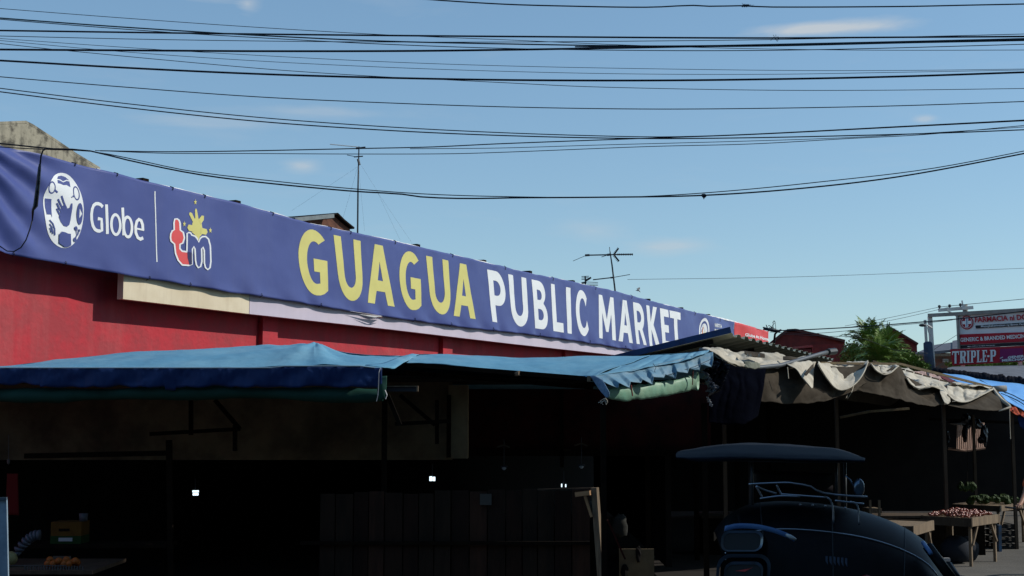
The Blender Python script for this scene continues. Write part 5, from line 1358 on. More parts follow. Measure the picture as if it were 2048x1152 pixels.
# black curtain corner
# ================================================================== bright blue tarpaulin stall
bt = thing('bright_blue_tarpaulin', (P(2000, 0, 24).x, 24, P(0, 850, 24).z), 'bright blue tarpaulin roof with black rim at the right edge', 'awning')
m_ = MB(); net(m_, [[(1930, 772, 24.0), (1965, 776, 23.6), (2000, 795, 23.0), (2045, 820, 22.6), (2100, 845, 22.4)], [(1905, 760, 25.4), (1950, 766, 25.0), (2000, 782, 24.6), (2050, 800, 24.0), (2100, 815, 23.8)], [(1884, 746.5, 27), (1935, 752, 27), (1965, 760, 27), (2035, 767, 27), (2100, 784, 27)]], 70, 24, .02, 3, .02, 3, seed=3)
m_.build('sheet', M_bluebright, bt, True, .005)
m_ = MB()
for pts in (((1958, 763, 26.7), (1985, 778, 25.2), (2010, 791, 24.3)), ((1990, 782, 24.6), (2020, 792, 24.0), (2048, 806, 23.6), (2090, 820, 23.4)), ((2000, 790, 24), (2030, 803, 23.4), (2050, 815, 23.0))):
    m_.tube([Vector(P(*cr(list(pts), k / 8))) + Vector((0, -.05, .03)) for k in range(9)], .010, 4)
m_.build('rope', M_cable, bt)
rnd = random.Random(2)
m_ = MB()
for k in range(30):
    x = 1872 + k * 8; y = 741 + (x - 1872) * .155 + rnd.uniform(-1, 1.5)
    m_.ball(P(x, y, 27.1), (.10, .08, .055 + .03 * rnd.random() + .0004 * (x - 1872)), 7, 5, .5)
m_.build('black_rim', mat('black_rag', (.012, .013, .018), .95, spec=.03), bt, True)
m_ = MB(); net(m_, [[(1870, 747, 26), (1880, 748, 26)], [(1900, 766, 24.5), (1932, 772, 24.5)]], 20, 14, .02, 3, sharp=True); m_.build('maroon_strip', M_maroon, bt, True, .01)
m_ = MB(); net(m_, [[(1856, 748, 25), (1868, 746, 25)], [(1866, 762, 24), (1894, 768, 24)]], 24, 14, .05, 5, sharp=True); net(m_, [[(1815, 737, 24), (1850, 745, 24)], [(1822, 756, 23), (1866, 764, 23)]], 24, 14, .06, 5, sharp=True); m_.build('peach_strip', M_peach, bt, True, .01)
m_ = MB(); net(m_, [[(2012, 806, 23), (2035, 815, 22.8), (2070, 828, 22.6)], [(2020, 822, 22.5), (2036, 830, 22.5), (2070, 845, 22.4)]], 24, 10, .06, 6, .05, 4, seed=4); m_.build('orange_cloth', M_orangec, bt, True, .01)
m_ = MB(); net(m_, [[(2032, 826, 22.6), (2060, 835, 22.4)], [(2040, 852, 22.5), (2070, 875, 22.4)]], 14, 10, .03, 6, sharp=True); m_.build('hanging_end', M_tarpnavy, bt, True, .01)
m_ = MB()
for px in (2052, 2110): p = P(px, 820, 23); m_.box((p.x, p.y, p.z / 2), (.06, .06, p.z))
m_.build('post', M_wooddark, bt)
# lit sheet seen through the stalls, with goods hanging in front
ls = thing('lit_sheet_panel', P(1930, 895, 28.6), 'sunlit pinkish corrugated sheet seen through the dark stall', 'panel')
m_ = MB()
def lsf(u, v):
    a = P(1897 + 70 * u + 2 * v, 897 - (1 - 0) * 56 * v, 28.6)
    return a + Vector((0, .008 * math.sin(u * 90) - .5 * (1 - u), 0))
m_.grid(lsf, 160, 2); m_.build('sheet', M_pinkpanel, ls, False, .01)
m_ = MB(); m_.tube([P(1896, 897, 28.2), P(1930, 901, 28.2), P(1970, 896, 28.2)], .03, 5); m_.build('rail', M_pinkpanel, ls)
hg = thing('hanging_goods', P(1940, 850, 26), 'dark bags hanging in silhouette before the lit sheet', 'hanging goods')
m_ = MB()
for x, y, rx, ry in ((1932, 842, 9, 13), (1930, 868, 4, 16), (1945, 845, 10, 8), (1955, 848, 8, 10), (1948, 858, 2, 12), (1962, 880, 6, 7), (1895, 875, 4, 14), (1968, 870, 7, 20), (1915, 846, 22, 4)):
    c = P(x, y, 26); m_.ball(c, (rx * 26 / F, .1, ry * 26 / F), 9, 7, .5)
m_.build('bags', M_black, hg)
m_ = MB(); m_.bar(P(1860, 838, 26), P(2040, 846, 26), .05, .05); m_.build('rail', M_wooddark, hg)

# ================================================================== timber table stands at the right
def table(C, d, Ln, D, zt_, h, label):
    """corner nearest the viewer, direction of the sunlit long side, length, depth, top height, rail height"""
    C = Vector((C[0], C[1], 0)); d = Vector((d[0], d[1], 0)).normalized(); e = Vector((-d.y, d.x, 0)); U = Vector((0, 0, 1))
    M_ = Matrix((d, e, U)).transposed()
    t = thing('market_table', C + d * Ln / 2 + e * D / 2, label, 'table', 'rough timber market tables')
    B = lambda a, b, z, dx, dy, dz, nm, m: (lambda mb: (mb.box(C + d * a + e * b + U * z, (dx, dy, dz), M_), mb.build(nm, m, t)))(MB())
    for k in range(4): B(Ln / 2, D * (k + .5) / 4, zt_ - .015, Ln, D / 4 - .008, .03, 'top_board', M_woodpale)
    B(Ln / 2, -.016, zt_ - h / 2 + .02, Ln, .03, h, 'side_rail', M_woodpale); B(Ln / 2, D + .016, zt_ - h / 2 + .02, Ln, .03, h, 'side_rail', M_wood)
    B(-.016, D / 2, zt_ - h / 2 + .015, .03, D + .06, h, 'end_rail', M_wood); B(Ln + .016, D / 2, zt_ - h / 2 + .015, .03, D + .06, h, 'end_rail', M_wood)
    for a in (.04, Ln - .04):
        for b in (.03, D - .03): B(a, b, (zt_ - .04) / 2, .042, .042, zt_ - .04, 'leg', M_woodpale)
    for a, sg in ((.04, 1), (Ln - .04, -1)):
        mb = MB(); mb.bar(C + d * a + U * zt_ * .45, C + d * (a + sg * .2) + U * (zt_ - .1), .035, .035); mb.build('brace', M_woodpale, t)
    return t, C, d, e
t1_, C1, d1, e1_ = table((5.58, 18.4), (.6, 1.0), 1.17, .9, .71, .14, 'empty table half hidden by the dark vehicle hood')
t2_, C2, d2, e2_ = table((6.93, 19.9), (.67, .745), 1.0, .75, .71, .13, 'table heaped with small red onions')
z2 = .71
on = thing('onion_heap', C2 + d2 * .5 + e2_ * .35 + Vector((0, 0, z2)), 'shining heap of small red onions spread on the table', 'onions', None)
m_ = MB(); rnd = random.Random(12)
for k in range(330):
    u, v = rnd.random(), rnd.random()
    p = C2 + d2 * (.05 + .9 * u) + e2_ * (.05 + .65 * v)
    hz = .10 * math.sin(math.pi * (.15 + .7 * u)) * math.sin(math.pi * (.15 + .7 * v)) * rnd.random()
    r = rnd.uniform(.019, .028)
    m_.ball((p.x, p.y, z2 + r * .8 + hz), (r, r, r * .85), 7, 5)
on_ = m_.build('onions', M_tomato, on, True); on_['kind'] = 'stuff'
g3 = P(1955, 1012, 23.2)
t3_, C3, d3, e3_ = table((g3.x + .3, 23.0), (.67, .745), 1.2, .8, g3.z, .1, 'dark back table with green vegetables behind the onions')
class _A: pass
a3 = _A(); a3.x = g3.x - .1; z3 = g3.z
gv = thing('green_vegetables', (a3.x + .4, 23.6, z3), 'pile of leafy green vegetables on the back table', 'vegetables')
m_ = MB(); rnd = random.Random(5)
for k in range(26):
    m_.ball(C3 + d3 * rnd.uniform(.1, 1.1) + e3_ * rnd.uniform(.1, .7) + Vector((0, 0, z3 + rnd.uniform(.03, .12))), (rnd.uniform(.05, .1), .06, rnd.uniform(.04, .07)), 8, 5, .5)
m_.build('leaves', M_green, gv)
hv = thing('hanging_vegetables', P(1935, 985, 24), 'bunch of bright green produce hanging above the onions', 'vegetables')
m_ = MB(); rnd = random.Random(6)
for k in range(22): m_.ball(P(1935 + rnd.uniform(-16, 16), 972 + rnd.uniform(-6, 7), 24), (.04, .04, .055), 7, 5, .4)
m_.build('bunch', M_green, hv)
m_ = MB(); m_.tube([P(1935, 968, 24), P(1935, 845, 24)], .004, 4); m_.build('string', M_wooddark, hv)
dcn = thing('shade_filler_counter', (5.6, 21.9, 0), 'long made-up counter filling in the black shade behind the tables', 'counter')
m_ = MB(); m_.box((5.45, 21.9, .30), (4.6, .6, .60)); m_.build('front', M_wooddark, dcn)  # dark mass added to stand for the deep shade behind the tables
m_ = MB(); m_.box((5.45, 21.88, .62), (4.7, .7, .04)); m_.build('top', M_wood, dcn)
sk = thing('dark_sacks', (7.1, 20.7, 0), 'dark full sacks stored under the onion table', 'sacks')
m_ = MB(); q = C2 + d2 * .35 + e2_ * .40; m_.ball((q.x, q.y, .2), (.24, .22, .22), 12, 8, .25); q = C2 + d2 * .75 + e2_ * .42; m_.ball((q.x, q.y, .18), (.2, .2, .2), 12, 8, .25); m_.build('sack', mat('dark_sack_cloth', (.015, .02, .03), .9), sk, True)
# two uprights of a chair left of the tables
ch = thing('timber_stool', (P(1748, 0, 21).x, 21.2, 0), 'pale timber seat frame with two uprights left of the tables', 'stool')
for px in (1740, 1758):
    m_ = MB(); p = P(px, 1000, 21); m_.bar((p.x, 21, 0), (p.x, 21, p.z), .035, .035); m_.build('upright', M_woodpale, ch)
m_ = MB(); a = P(1738, 1022, 21); b = P(1764, 1022, 21); m_.box(((a.x + b.x) / 2, 21.2, a.z), (b.x - a.x, .4, .07)); m_.build('seat', M_woodpale, ch)
# blue board and crates at the right
m_ = MB(); m_.bar(P(1998, 1050, 22.2), P(1999, 1112, 22.2), .09, .05); tag(m_.build('blue_plank', mat('faded_blue_paint', (.08, .16, .28), .8, (.14, .14, .14), 9)), 'faded blue plank standing against the table end', 'plank')
def crate(i, label):
    c = P(2009, 1106 - i * 13, 22.6); t = thing('plastic_crate', (c.x + .02, 22.8, c.z - .05), label, 'crate', 'stacked black crates')
    m_ = MB(); w_, d_, h_ = .36, .5, .10
    for k in range(4):
        z = c.z - .04 + k * .024
        m_.box((c.x + .02, 22.6, z), (w_, .02, .014)); m_.box((c.x + .02, 23.1, z), (w_, .02, .014)); m_.box((c.x + .02 - w_ / 2, 22.85, z), (.02, d_, .014)); m_.box((c.x + .02 + w_ / 2, 22.85, z), (.02, d_, .014))
    m_.box((c.x + .02, 22.85, c.z - .045), (w_ - .03, d_ - .03, .01)); m_.build('body', M_rubber, t)
for i, lb_ in enumerate(('lowest black slatted crate of the stack by the motorcycle', 'second black slatted crate from the bottom of the stack', 'middle black slatted crate of the stack', 'second black slatted crate from the top of the stack', 'topmost black slatted crate by the motorcycle')): crate(i, lb_)
m_ = MB(); m_.box(P(1892, 1119, 20.2), (.10, .10, .05)); m_.box(P(1855, 1120, 20), (.20, .03, .025)); tag(m_.build('wood_scraps', M_paper), 'white scraps lying at the foot of the stall post', 'scraps')

# ================================================================== plank wall and pale frame in the middle
pw = thing('plank_wall', (P(900, 0, 15.2).x, 15.2, 0), 'dark upright plank wall closing the middle stall', 'plank wall')
rnd = random.Random(21)
x = 640
m_ = None
i = 0
while x < 1178:
    wd_ = rnd.uniform(30, 38)
    yt_ = 985 - (x - 640) * .012 + rnd.uniform(-3, 5)
    mb = MB(); a = P(x + 1.2, yt_, 15.2); b = P(x + wd_ - 1.2, yt_, 15.2)
    mb.box(((a.x + b.x) / 2, 15.2 + rnd.uniform(-.012, .012), a.z / 2), (b.x - a.x, .025, a.z))
    cc = rnd.uniform(.45, 1.4); rr = rnd.uniform(.9, 1.5)
    mb.build('plank', mat('plank_tone_%d' % (i % 6), (.026 * cc * rr, .016 * cc, .010 * cc), .95, (.013 * cc * rr, .009 * cc, .006 * cc), 7, bump=.3, stretch=(1, 1, .2)), pw)
    x += wd_; i += 1
mb = MB(); pbox(mb, 600, 1180, 1083, 1090, 15.12, .05); mb.build('rail', M_wooddark, pw)
mb = MB(); pbox(mb, 960, 983, 988, 1010, 15.15, .02); mb.build('pale_patch', mat('dim_patch', (.07, .07, .065), .9), pw)
pf = thing('pale_timber_frame', (P(1195, 0, 14.6).x, 14.6, 0), 'pale raw timber upright with top rail and small bracket', 'timber frame')
mb = MB(); a, b = P(1189.5, 975, 14.6), P(1203, 1160, 14.6); mb.bar(b + (b - a) * 1.2, a, .075, .05, Vector((.6, .8, 0))); mb.build('upright', M_woodpale, pf)
mb = MB(); mb.bar(P(1076, 978.5, 14.9), P(1184, 976, 14.62), .03, .012); mb.build('top_rail', M_wood, pf)
mb = MB(); mb.bar(P(1152, 989, 14.65), P(1181, 985.5, 14.55), .045, .05); mb.build('bracket', mat('fresh_timber', (.42, .24, .12), .8, (.3, .17, .08), 9), pf)
mb = MB(); mb.bar(P(1170, 992, 14.6), P(1183.5, 1034, 14.58), .028, .028); mb.build('brace', mat('fresh_timber', (0, 0, 0)), pf)
# things right of the frame
sp = thing('poster_board', (P(1275, 0, 16.2).x, 16.2, 0), 'grimy pale panel with dark stains low beside the timber frame', 'panel')
mb = MB(); pbox(mb, 1240, 1308, 1098, 1330, 16.2, .03); mb.build('board', M_dirtycream, sp)
mb = MB(); mb.ball(P(1277, 1108, 16.18), (.035, .02, .10), 8, 6, .5); mb.ball(P(1250, 1145, 16.18), (.05, .02, .10), 8, 6, .5); mb.build('stain', M_dark, sp)
mb = MB(); mb.bar(P(1215, 1040, 15.8), P(1250, 1118, 15.8), .09, .02); tag(mb.build('leaning_slat', M_darkred), 'dark red slat leaning beyond the pale upright', 'slat')
ycl = thing('hanging_sack', P(1240, 1060, 16.6), 'dim grey bundle hanging beyond the pale upright', 'sack')
mb = MB(); mb.ball(P(1240, 1052, 16.6), (.10, .08, .14), 10, 8, .4); mb.build('body', mat('dim_grey_sack', (.03, .03, .026), .95), ycl, True)

# ================================================================== goods in the left stall
ct_ = thing('fruit_counter', (P(150, 0, 14).x, 14.3, 0), 'low dark counter across the left stall', 'counter')
mb = MB(); a = P(-80, 1145, 13.9); b = P(185, 1145, 13.9); mb.box(((a.x + b.x) / 2, 14.5, a.z), (b.x - a.x, 1.2, .04)); mb.build('top', M_wood, ct_)
mb = MB(); mb.box(((a.x + b.x) / 2, 13.93, a.z / 2 - .03), (b.x - a.x, .03, a.z - .06)); mb.build('front', M_wooddark, ct_)
for k, px in enumerate((0, 175)):
    mb = MB(); p = P(px, 1145, 15.05); mb.box((p.x, 15.05, .25), (.06, .06, .5)); mb.build('leg', M_wooddark, ct_)
zc = a.z + .02
sh = thing('rear_shelf', (P(200, 0, 15.5).x, 15.5, 0), 'dark shelf behind the fruit counter', 'shelf')
mb = MB(); a = P(30, 1092, 15.3); b = P(335, 1092, 15.3); mb.box(((a.x + b.x) / 2, 15.5, a.z), (b.x - a.x, .5, .04)); mb.build('board', M_wooddark, sh)
zs = a.z + .02
for px in (40, 325):
    mb = MB(); p = P(px, 1092, 15.6); mb.box((p.x, p.y, a.z / 2 - .02), (.05, .05, a.z - .04)); mb.build('post', M_wooddark, sh)
bxx = thing('fruit_carton', P(130, 1088, 15.4), 'yellow and green fruit carton with a small white label', 'carton')
q = P(131, 1085, 15.35); bw = 60 * 15.35 / F
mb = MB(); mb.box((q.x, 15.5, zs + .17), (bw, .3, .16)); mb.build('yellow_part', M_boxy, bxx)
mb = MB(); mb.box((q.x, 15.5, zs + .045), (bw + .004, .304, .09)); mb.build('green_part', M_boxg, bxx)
mb = MB(); mb.box((q.x, 15.344, zs + .05), (bw * .45, .006, .04)); mb.build('label_strip', M_paper, bxx)
mb = MB(); mb.box((q.x - .02, 15.345, zs + .16), (bw * .35, .004, .03)); mb.build('dark_mark', M_wooddark, bxx)
cp = thing('white_tub', (P(162, 1020, 15.4).x, 15.5, zs + .25), 'small pale plastic tub on top of the fruit carton', 'tub')
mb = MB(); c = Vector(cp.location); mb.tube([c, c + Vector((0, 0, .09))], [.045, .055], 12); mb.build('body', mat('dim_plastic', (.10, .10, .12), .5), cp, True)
bh = thing('stack_of_bowls', (P(50, 0, 14.6).x, 14.6, zc), 'curved stack of pale nested bowls at the left end of the counter', 'bowls')
mb = MB()
for k in range(8):
    t_ = k / 7; x = 32 + 44 * t_; y = 1108 - 38 * math.sin(t_ * math.pi * .5)
    c = P(x, y, 14.6); ang = R(80) * (1 - t_); d = Vector((math.sin(ang + .3) * .03, 0, -.03 * math.cos(ang)))
    ax = Vector((math.cos(R(90) * (1 - t_)), 0, math.sin(R(90) * (1 - t_))))
    mb.tube([c - ax * .02, c, c + ax * .02], [.035, .055, .06], 12)
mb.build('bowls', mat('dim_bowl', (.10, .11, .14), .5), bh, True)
def fruit(px, py, r, m, nm, lab, grp, Y=14.1):
    t = MB(); c = P(px, py, Y); t.ball((c.x, Y, zc + r * .95), (r, r, r * .93), 14, 10, .04); return tag(t.build(nm, m, None, True), lab, nm, grp)
fruit(34, 0, .095, M_melon, 'melon', 'dim green melon nearest the pale blue board', 'melons on the counter', 14.25)
fruit(62, 0, .085, M_melon, 'melon', 'dim yellowish melon between the other melon and the oranges', 'melons on the counter', 14.3)
rnd = random.Random(8)
k = 0
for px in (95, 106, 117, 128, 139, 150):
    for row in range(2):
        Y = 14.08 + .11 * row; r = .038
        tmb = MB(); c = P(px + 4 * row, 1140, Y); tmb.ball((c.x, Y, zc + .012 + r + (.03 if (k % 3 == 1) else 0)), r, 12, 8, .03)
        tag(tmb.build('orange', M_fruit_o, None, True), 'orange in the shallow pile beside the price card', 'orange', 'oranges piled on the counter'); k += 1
pc = thing('price_card', P(124, 1120, 14.35), 'small dim card stuck in the orange pile', 'card')
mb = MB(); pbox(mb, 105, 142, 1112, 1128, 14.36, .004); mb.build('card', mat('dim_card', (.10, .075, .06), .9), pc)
mb = MB(); p = P(124, 1128, 14.37); mb.box((p.x, 14.37, (p.z + zc) / 2), (.01, .01, abs(p.z - zc) + .02)); mb.build('stick', M_wood, pc)
tr = thing('fruit_basket_edge', (P(100, 0, 14).x, 13.98, zc), 'low slatted tray edge in front of the oranges', 'tray')
mb = MB()
for k in range(22): p = P(50 + k * 5.5, 1140, 13.97); mb.box((p.x, 13.97, zc + .02), (.012, .01, .04))
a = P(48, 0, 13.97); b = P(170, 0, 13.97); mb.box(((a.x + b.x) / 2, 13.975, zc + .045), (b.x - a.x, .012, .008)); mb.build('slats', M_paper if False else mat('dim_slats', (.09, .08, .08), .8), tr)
wb_ = thing('standing_board', (P(4, 0, 13.2).x, 13.2, 0), 'pale blue painted board standing at the left edge of the picture', 'board')
mb = MB(); a = P(-40, 998, 13.2); b = P(14, 998, 13.2); bt_ = P(19, 1152, 13.2)
q = [(a.x, 13.2, 0), (bt_.x + .03, 13.2, 0), (b.x, 13.2, b.z), (a.x, 13.2, a.z)]
mb.quad(*q); mb.build('panel', M_paleblue, wb_, False, .03)
mb = MB(); mb.bar((a.x, 13.17, a.z), (b.x + .01, 13.17, b.z + .005), .03, .03); mb.build('top_edge', M_steelpale if False else mat('grey_edge', (.08, .11, .14), .5), wb_)
m_ = MB(); net(m_, [[(14, 945, 15.6), (36, 948, 15.6)], [(12, 1032, 15.6), (38, 1030, 15.6)]], 10, 14, .03, 4, sharp=True); tag(m_.build('red_cloth', M_paperred, None, True, .01), 'dark red cloth hanging at the far left of the stall', 'cloth')
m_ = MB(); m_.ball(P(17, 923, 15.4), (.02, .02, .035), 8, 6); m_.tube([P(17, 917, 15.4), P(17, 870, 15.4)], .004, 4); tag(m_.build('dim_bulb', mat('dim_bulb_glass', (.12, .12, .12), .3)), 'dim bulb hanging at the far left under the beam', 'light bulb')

# ================================================================== motor tricycle
YT = 12.5
tx = P(1600, 0, YT).x
tri = thing('motor_tricycle', (tx, YT, 0), 'black motor tricycle with blue trimmed hood and dark blue cloth roof', 'tricycle')
T = lambda x, y, Y=YT: P(x, y, Y)
# cloth roof with thickness
m_ = MB()
rt = [(1352, 910), (1360, 903), (1400, 897), (1440, 891), (1490, 887.5), (1550, 889), (1620, 894), (1670, 898), (1700, 906), (1730, 918)]
rb2 = [(1352, 912), (1365, 913), (1400, 914), (1440, 913), (1490, 914), (1550, 915), (1620, 917), (1670, 917.5), (1700, 918), (1730, 919)]
net(m_, [[(x, y, YT + 1.3) for x, y in [(a, b + 2) for a, b in rt]], [(x, y, YT + .8) for x, y in rt], [(x, (y + 2 * q[1]) / 3 - 1, YT + .0) for (x, y), q in zip(rt, rb2)], [(x, y + 3, YT - .25) for x, y in rb2]], 60, 14, .008, 4)
net(m_, [[(x, y + 3, YT - .25) for x, y in rb2], [(x, y + (10 if 1365 < x < 1480 else 5), YT - .24) for x, y in rb2]], 60, 3, .006, 6)
m_.build('roof', M_canopy, tri, True, .012)
for px, y0, y1, Y in ((1503, 915, 1010, 12.4), (1672, 918, 1000, 12.6), (1500, 915, 1060, 13.6), (1690, 915, 1060, 13.7)):
    m_ = MB(); m_.tube([T(px, y0, Y), T(px + 1, y1, Y)], .016, 7); m_.build('roof_post', M_steel, tri, True)
m_ = MB()
for pts in (((1497, 968), (1540, 966), (1575, 965), (1590, 967), (1620, 972), (1640, 984), (1680, 990), (1735, 994)),
            ((1512, 972), (1530, 980), (1553, 987)), ((1512, 972), (1524, 994)), ((1562, 988), (1600, 991), (1655, 995)), ((1520, 997), (1560, 992), (1600, 993)), ((1553, 970), (1562, 988)), ((1670, 1001), (1728, 1008)),
            ((1655, 995), (1662, 1003), (1666, 1020), (1667, 1046)), ((1700, 1003), (1712, 1008), (1717, 1022), (1718, 1050))):
    m_.tube([Vector(cr([tuple(T(x, y, 12.3)) for x, y in pts], k / 12)) for k in range(13)], .0095, 7)
m_.build('chrome_rack', mat('dull_chrome', (.34, .40, .48), .28, metal=.9), tri, True)
m_ = MB(); m_.ball(T(1718, 975, 12.4), (.055, .03, .085), 10, 8); m_.tube([T(1715, 984, 12.4), T(1700, 960, 12.4), T(1690, 950, 12.4)], .009, 6); m_.build('mirror', mat('mirror_shell', (.10, .15, .22), .15, metal=.7), tri, True)
# bulging hood: control net
m_ = MB()
hood_top = [(1428, 1064), (1446, 1040), (1470, 1022), (1505, 1008), (1560, 1003), (1620, 1006), (1680, 1014), (1740, 1028), (1800, 1052), (1850, 1086), (1880, 1130), (1905, 1175)]
def hood(u, v):
    x, y = cr(hood_top, u)[:2]
    bx_ = 1500 + (1850 - 1500) * u
    if v < .35:           # behind the crest, falling away from the viewer
        k = (v / .35); Y = 13.9 - 1.1 * k; yy = y + 60 * (1 - k) ** 2 * (1 if u > .1 else .3)
        return P(x, yy, Y) 
    k = (v - .35) / .65
    Y = 12.8 - .85 * math.sin(k * math.pi / 2)
    xx = x + (1640 - x) * .22 * k * k * (1 if u < .5 else .3) + (20 if u < .2 else 0) * k
    z0 = P(x, y, 12.8).z
    z = z0 + (.35 - z0) * (1 - math.cos(k * math.pi / 2)) ** .9
    q = P(xx, 1000, Y)
    return Vector((q.x, Y, z))
m_.grid(hood, 90, 50)
m_.build('hood', M_blackpaint, tri, True, .01)
# blue trim bands over the window
m_ = MB()
band = [(1450, 1052), (1475, 1047), (1510, 1048), (1545, 1055), (1575, 1066), (1590, 1074)]
m_.grid(lambda u, v: P(cr(band, u)[0] - 1.5 * v, cr(band, u)[1] + (10.5 - 1.5 * u) * v, 11.86), 40, 2)
m_.build('blue_trim', M_bluedecal, tri, True, .012)
def rrect(cx, cy, w_, h_, r, n=6, lean=0.0):
    out = []
    for (sx, sy, a0) in ((1, -1, -90), (1, 1, 0), (-1, 1, 90), (-1, -1, 180)):
        for k in range(n + 1):
            a = R(a0 + 90 * k / n)
            out.append((cx + sx * (w_ / 2 - r) + r * math.cos(a) + lean * (cy - (cy + sy * (h_ / 2 - r) + r * math.sin(a))) * -1, cy + sy * (h_ / 2 - r) + r * math.sin(a)))
    return out
def ring(outer, inner, Ya, Yb, m, nm, par):
    mb = MB(); n = len(outer)
    for k in range(n):
        j = (k + 1) % n
        mb.quad(P(*outer[k], Ya), P(*outer[j], Ya), P(*inner[j], Yb), P(*inner[k], Yb))
        mb.quad(P(*outer[k], Ya + .06), P(*outer[k], Ya), P(*outer[j], Ya), P(*outer[j], Ya + .06))
    return mb.build(nm, m, par, True)
wb2 = MB(); oc = rrect(1488, 1120, 92, 108, 24, lean=-.06); wb2.quad(*[P(x, y, 11.84) for x, y in oc]); wb2.quad(*[P(x, y, 12.3) for x, y in reversed(oc)])
for k in range(len(oc)):
    a, b = oc[k], oc[(k + 1) % len(oc)]; wb2.quad(P(*a, 11.84), P(*a, 12.3), P(*b, 12.3), P(*b, 11.84))
wb2.build('door_shell', M_blackpaint, tri)
fr_ = mat('window_rim', (.20, .25, .31), .3, metal=.8)
ring(rrect(1484, 1082, 84, 42, 16, lean=-.1), rrect(1484, 1083, 74, 34, 13, lean=-.1), 11.80, 11.82, fr_, 'window_rim', tri)
m_ = MB(); m_.quad(*[P(x, y, 11.825) for x, y in rrect(1484, 1083, 74, 34, 13, lean=-.1)]); m_.build('window_pane', M_glassdark, tri)
ring(rrect(1486, 1150, 108, 84, 26, lean=-.08), rrect(1486, 1152, 96, 74, 22, lean=-.08), 11.74, 11.77, fr_, 'window_rim', tri)
ring(rrect(1486, 1158, 78, 70, 18, lean=-.08), rrect(1486, 1160, 70, 62, 15, lean=-.08), 11.72, 11.75, fr_, 'window_rim', tri)
m_ = MB(); m_.quad(*[P(x, y, 11.76) for x, y in rrect(1486, 1160, 70, 62, 15, lean=-.08)]); m_.build('window_pane', M_glassdark, tri)
m_ = MB(); m_.quad(P(1470, 1142, 11.74), P(1500, 1137, 11.74), P(1507, 1134, 11.74), P(1490, 1143, 11.74)); m_.build('red_sticker', M_redp, tri)
for y in (1106, 1119):
    m_ = MB(); m_.ball(P(1451, y, 11.78), .008, 8, 6); m_.build('bolt', M_chrome, tri, True)
for u0 in (.30, .52, .74):
    m_ = MB(); m_.tube([Vector(hood(u0, .36 + .6 * k / 14)) + Vector((0, -.006, .004)) for k in range(15)], .006, 5); m_.build('panel_seam', mat('seam_rubber', (.02, .025, .03), .6), tri, True)
m_ = MB(); q0 = [Vector(hood(.08 + .80 * k / 30, .60)) + Vector((0, -.012, 0)) for k in range(31)]; m_.tube(q0, .008, 5); m_.build('chrome_strip', mat('dull_chrome', (.1, .1, .1)), tri, True)
m_ = MB(); c = Vector(hood(.62, .80)) + Vector((0, -.03, 0)); m_.ball(c, (.055, .03, .04), 12, 8); m_.build('tail_lamp', mat('red_lens', (.16, .01, .012), .2), tri, True)
m_ = MB(); m_.tube([P(1572, 1069, 11.82), P(1582, 1074, 11.82), P(1592, 1079, 11.82)], [.012, .018, .010], 8); m_.build('reflector', mat('pale_highlight', (.45, .50, .52), .2), tri, True)  # highlight at the end of the blue trim, built as a pale piece
m_ = MB()
for k in range(6):
    a = Vector(hood(.50 + .012 * k, .70 + .02)); b = Vector(hood(.50 + .012 * k, .92)); m_.bar(a + Vector((0, -.012, 0)), b + Vector((0, -.012, 0)), .02, .012)
m_.build('vent_slats', mat('bluish_vinyl', (.025, .04, .07), .5), tri)
for x, y in ((1600, 1009), (1625, 1010), (1650, 1012), (1690, 1016)):
    m_ = MB(); m_.ball(P(x, y, 12.55), .012, 8, 6); m_.build('rivet', mat('dull_chrome', (.1, .1, .1)), tri, True)
m_ = MB(); m_.grid(lambda u, v: P(1506 + 160 * u, 940 + 38 * v + 6 * u, 13.5), 8, 4); m_.build('rear_curtain', mat('dark_vinyl', (.012, .010, .014), .5), tri, True, .004)
m_ = MB(); m_.tube([P(1395, 915, 12.3), P(1400, 922, 12.3), P(1480, 921, 12.3), P(1600, 924, 12.3), P(1710, 924, 12.3)], .010, 6); m_.build('roof_rail', M_steel, tri, True)
# struts at the right end
for a, b, r in (((1846, 1085), (1862, 1107), .02), ((1855, 1092), (1905, 1160), .05), ((1895, 1130), (1925, 1175), .045)):
    m_ = MB(); m_.tube([P(*a, 12.3), P(*b, 12.1)], r, 8); m_.build('strut', M_bluedecal if r < .03 else M_blackpaint, tri, True)
# chassis, wheels below the picture edge
def wheel(parent, c, r, wd, ax=Vector((1, 0, 0))):
    ax = ax.normalized(); u = ax.cross(Vector((0, 0, 1))).normalized(); v = Vector((0, 0, 1))
    m_ = MB(); ring_ = [c + (u * math.cos(2 * math.pi * k / 28) + v * math.sin(2 * math.pi * k / 28)) * (r - wd / 2) for k in range(29)]
    m_.tube(ring_, wd / 2, 8, False); w_ = m_.build('wheel', M_rubber, parent, True)
    m_ = MB(); m_.tube([c - ax * wd * .4, c + ax * wd * .4], r * .2, 10)
    m_.tube([c + (u * math.cos(2 * math.pi * k / 24) + v * math.sin(2 * math.pi * k / 24)) * (r - wd * 1.1) for k in range(25)], wd * .18, 6, False)
    for k in range(14): a = 2 * math.pi * k / 14; m_.tube([c + (u * math.cos(a) + v * math.sin(a)) * r * .2, c + (u * math.cos(a + .2) + v * math.sin(a + .2)) * (r - wd)], .004, 4)
    m_.build('rim', M_chrome, w_)
wheel(tri, Vector((P(1560, 0, 12.5).x, 12.3, .28)), .28, .08, Vector((0, 1, 0)))
wheel(tri, Vector((P(1800, 0, 12.5).x, 12.9, .28)), .28, .08, Vector((0, 1, 0)))
wheel(tri, Vector((P(1560, 0, 13.4).x, 13.6, .28)), .28, .08, Vector((0, 1, 0)))
m_ = MB(); a = P(1500, 0, 12.3).x; b = P(1870, 0, 12.3).x
for Y in (12.2, 13.5): m_.bar((a, Y, .36), (b, Y, .36), .04, .04)
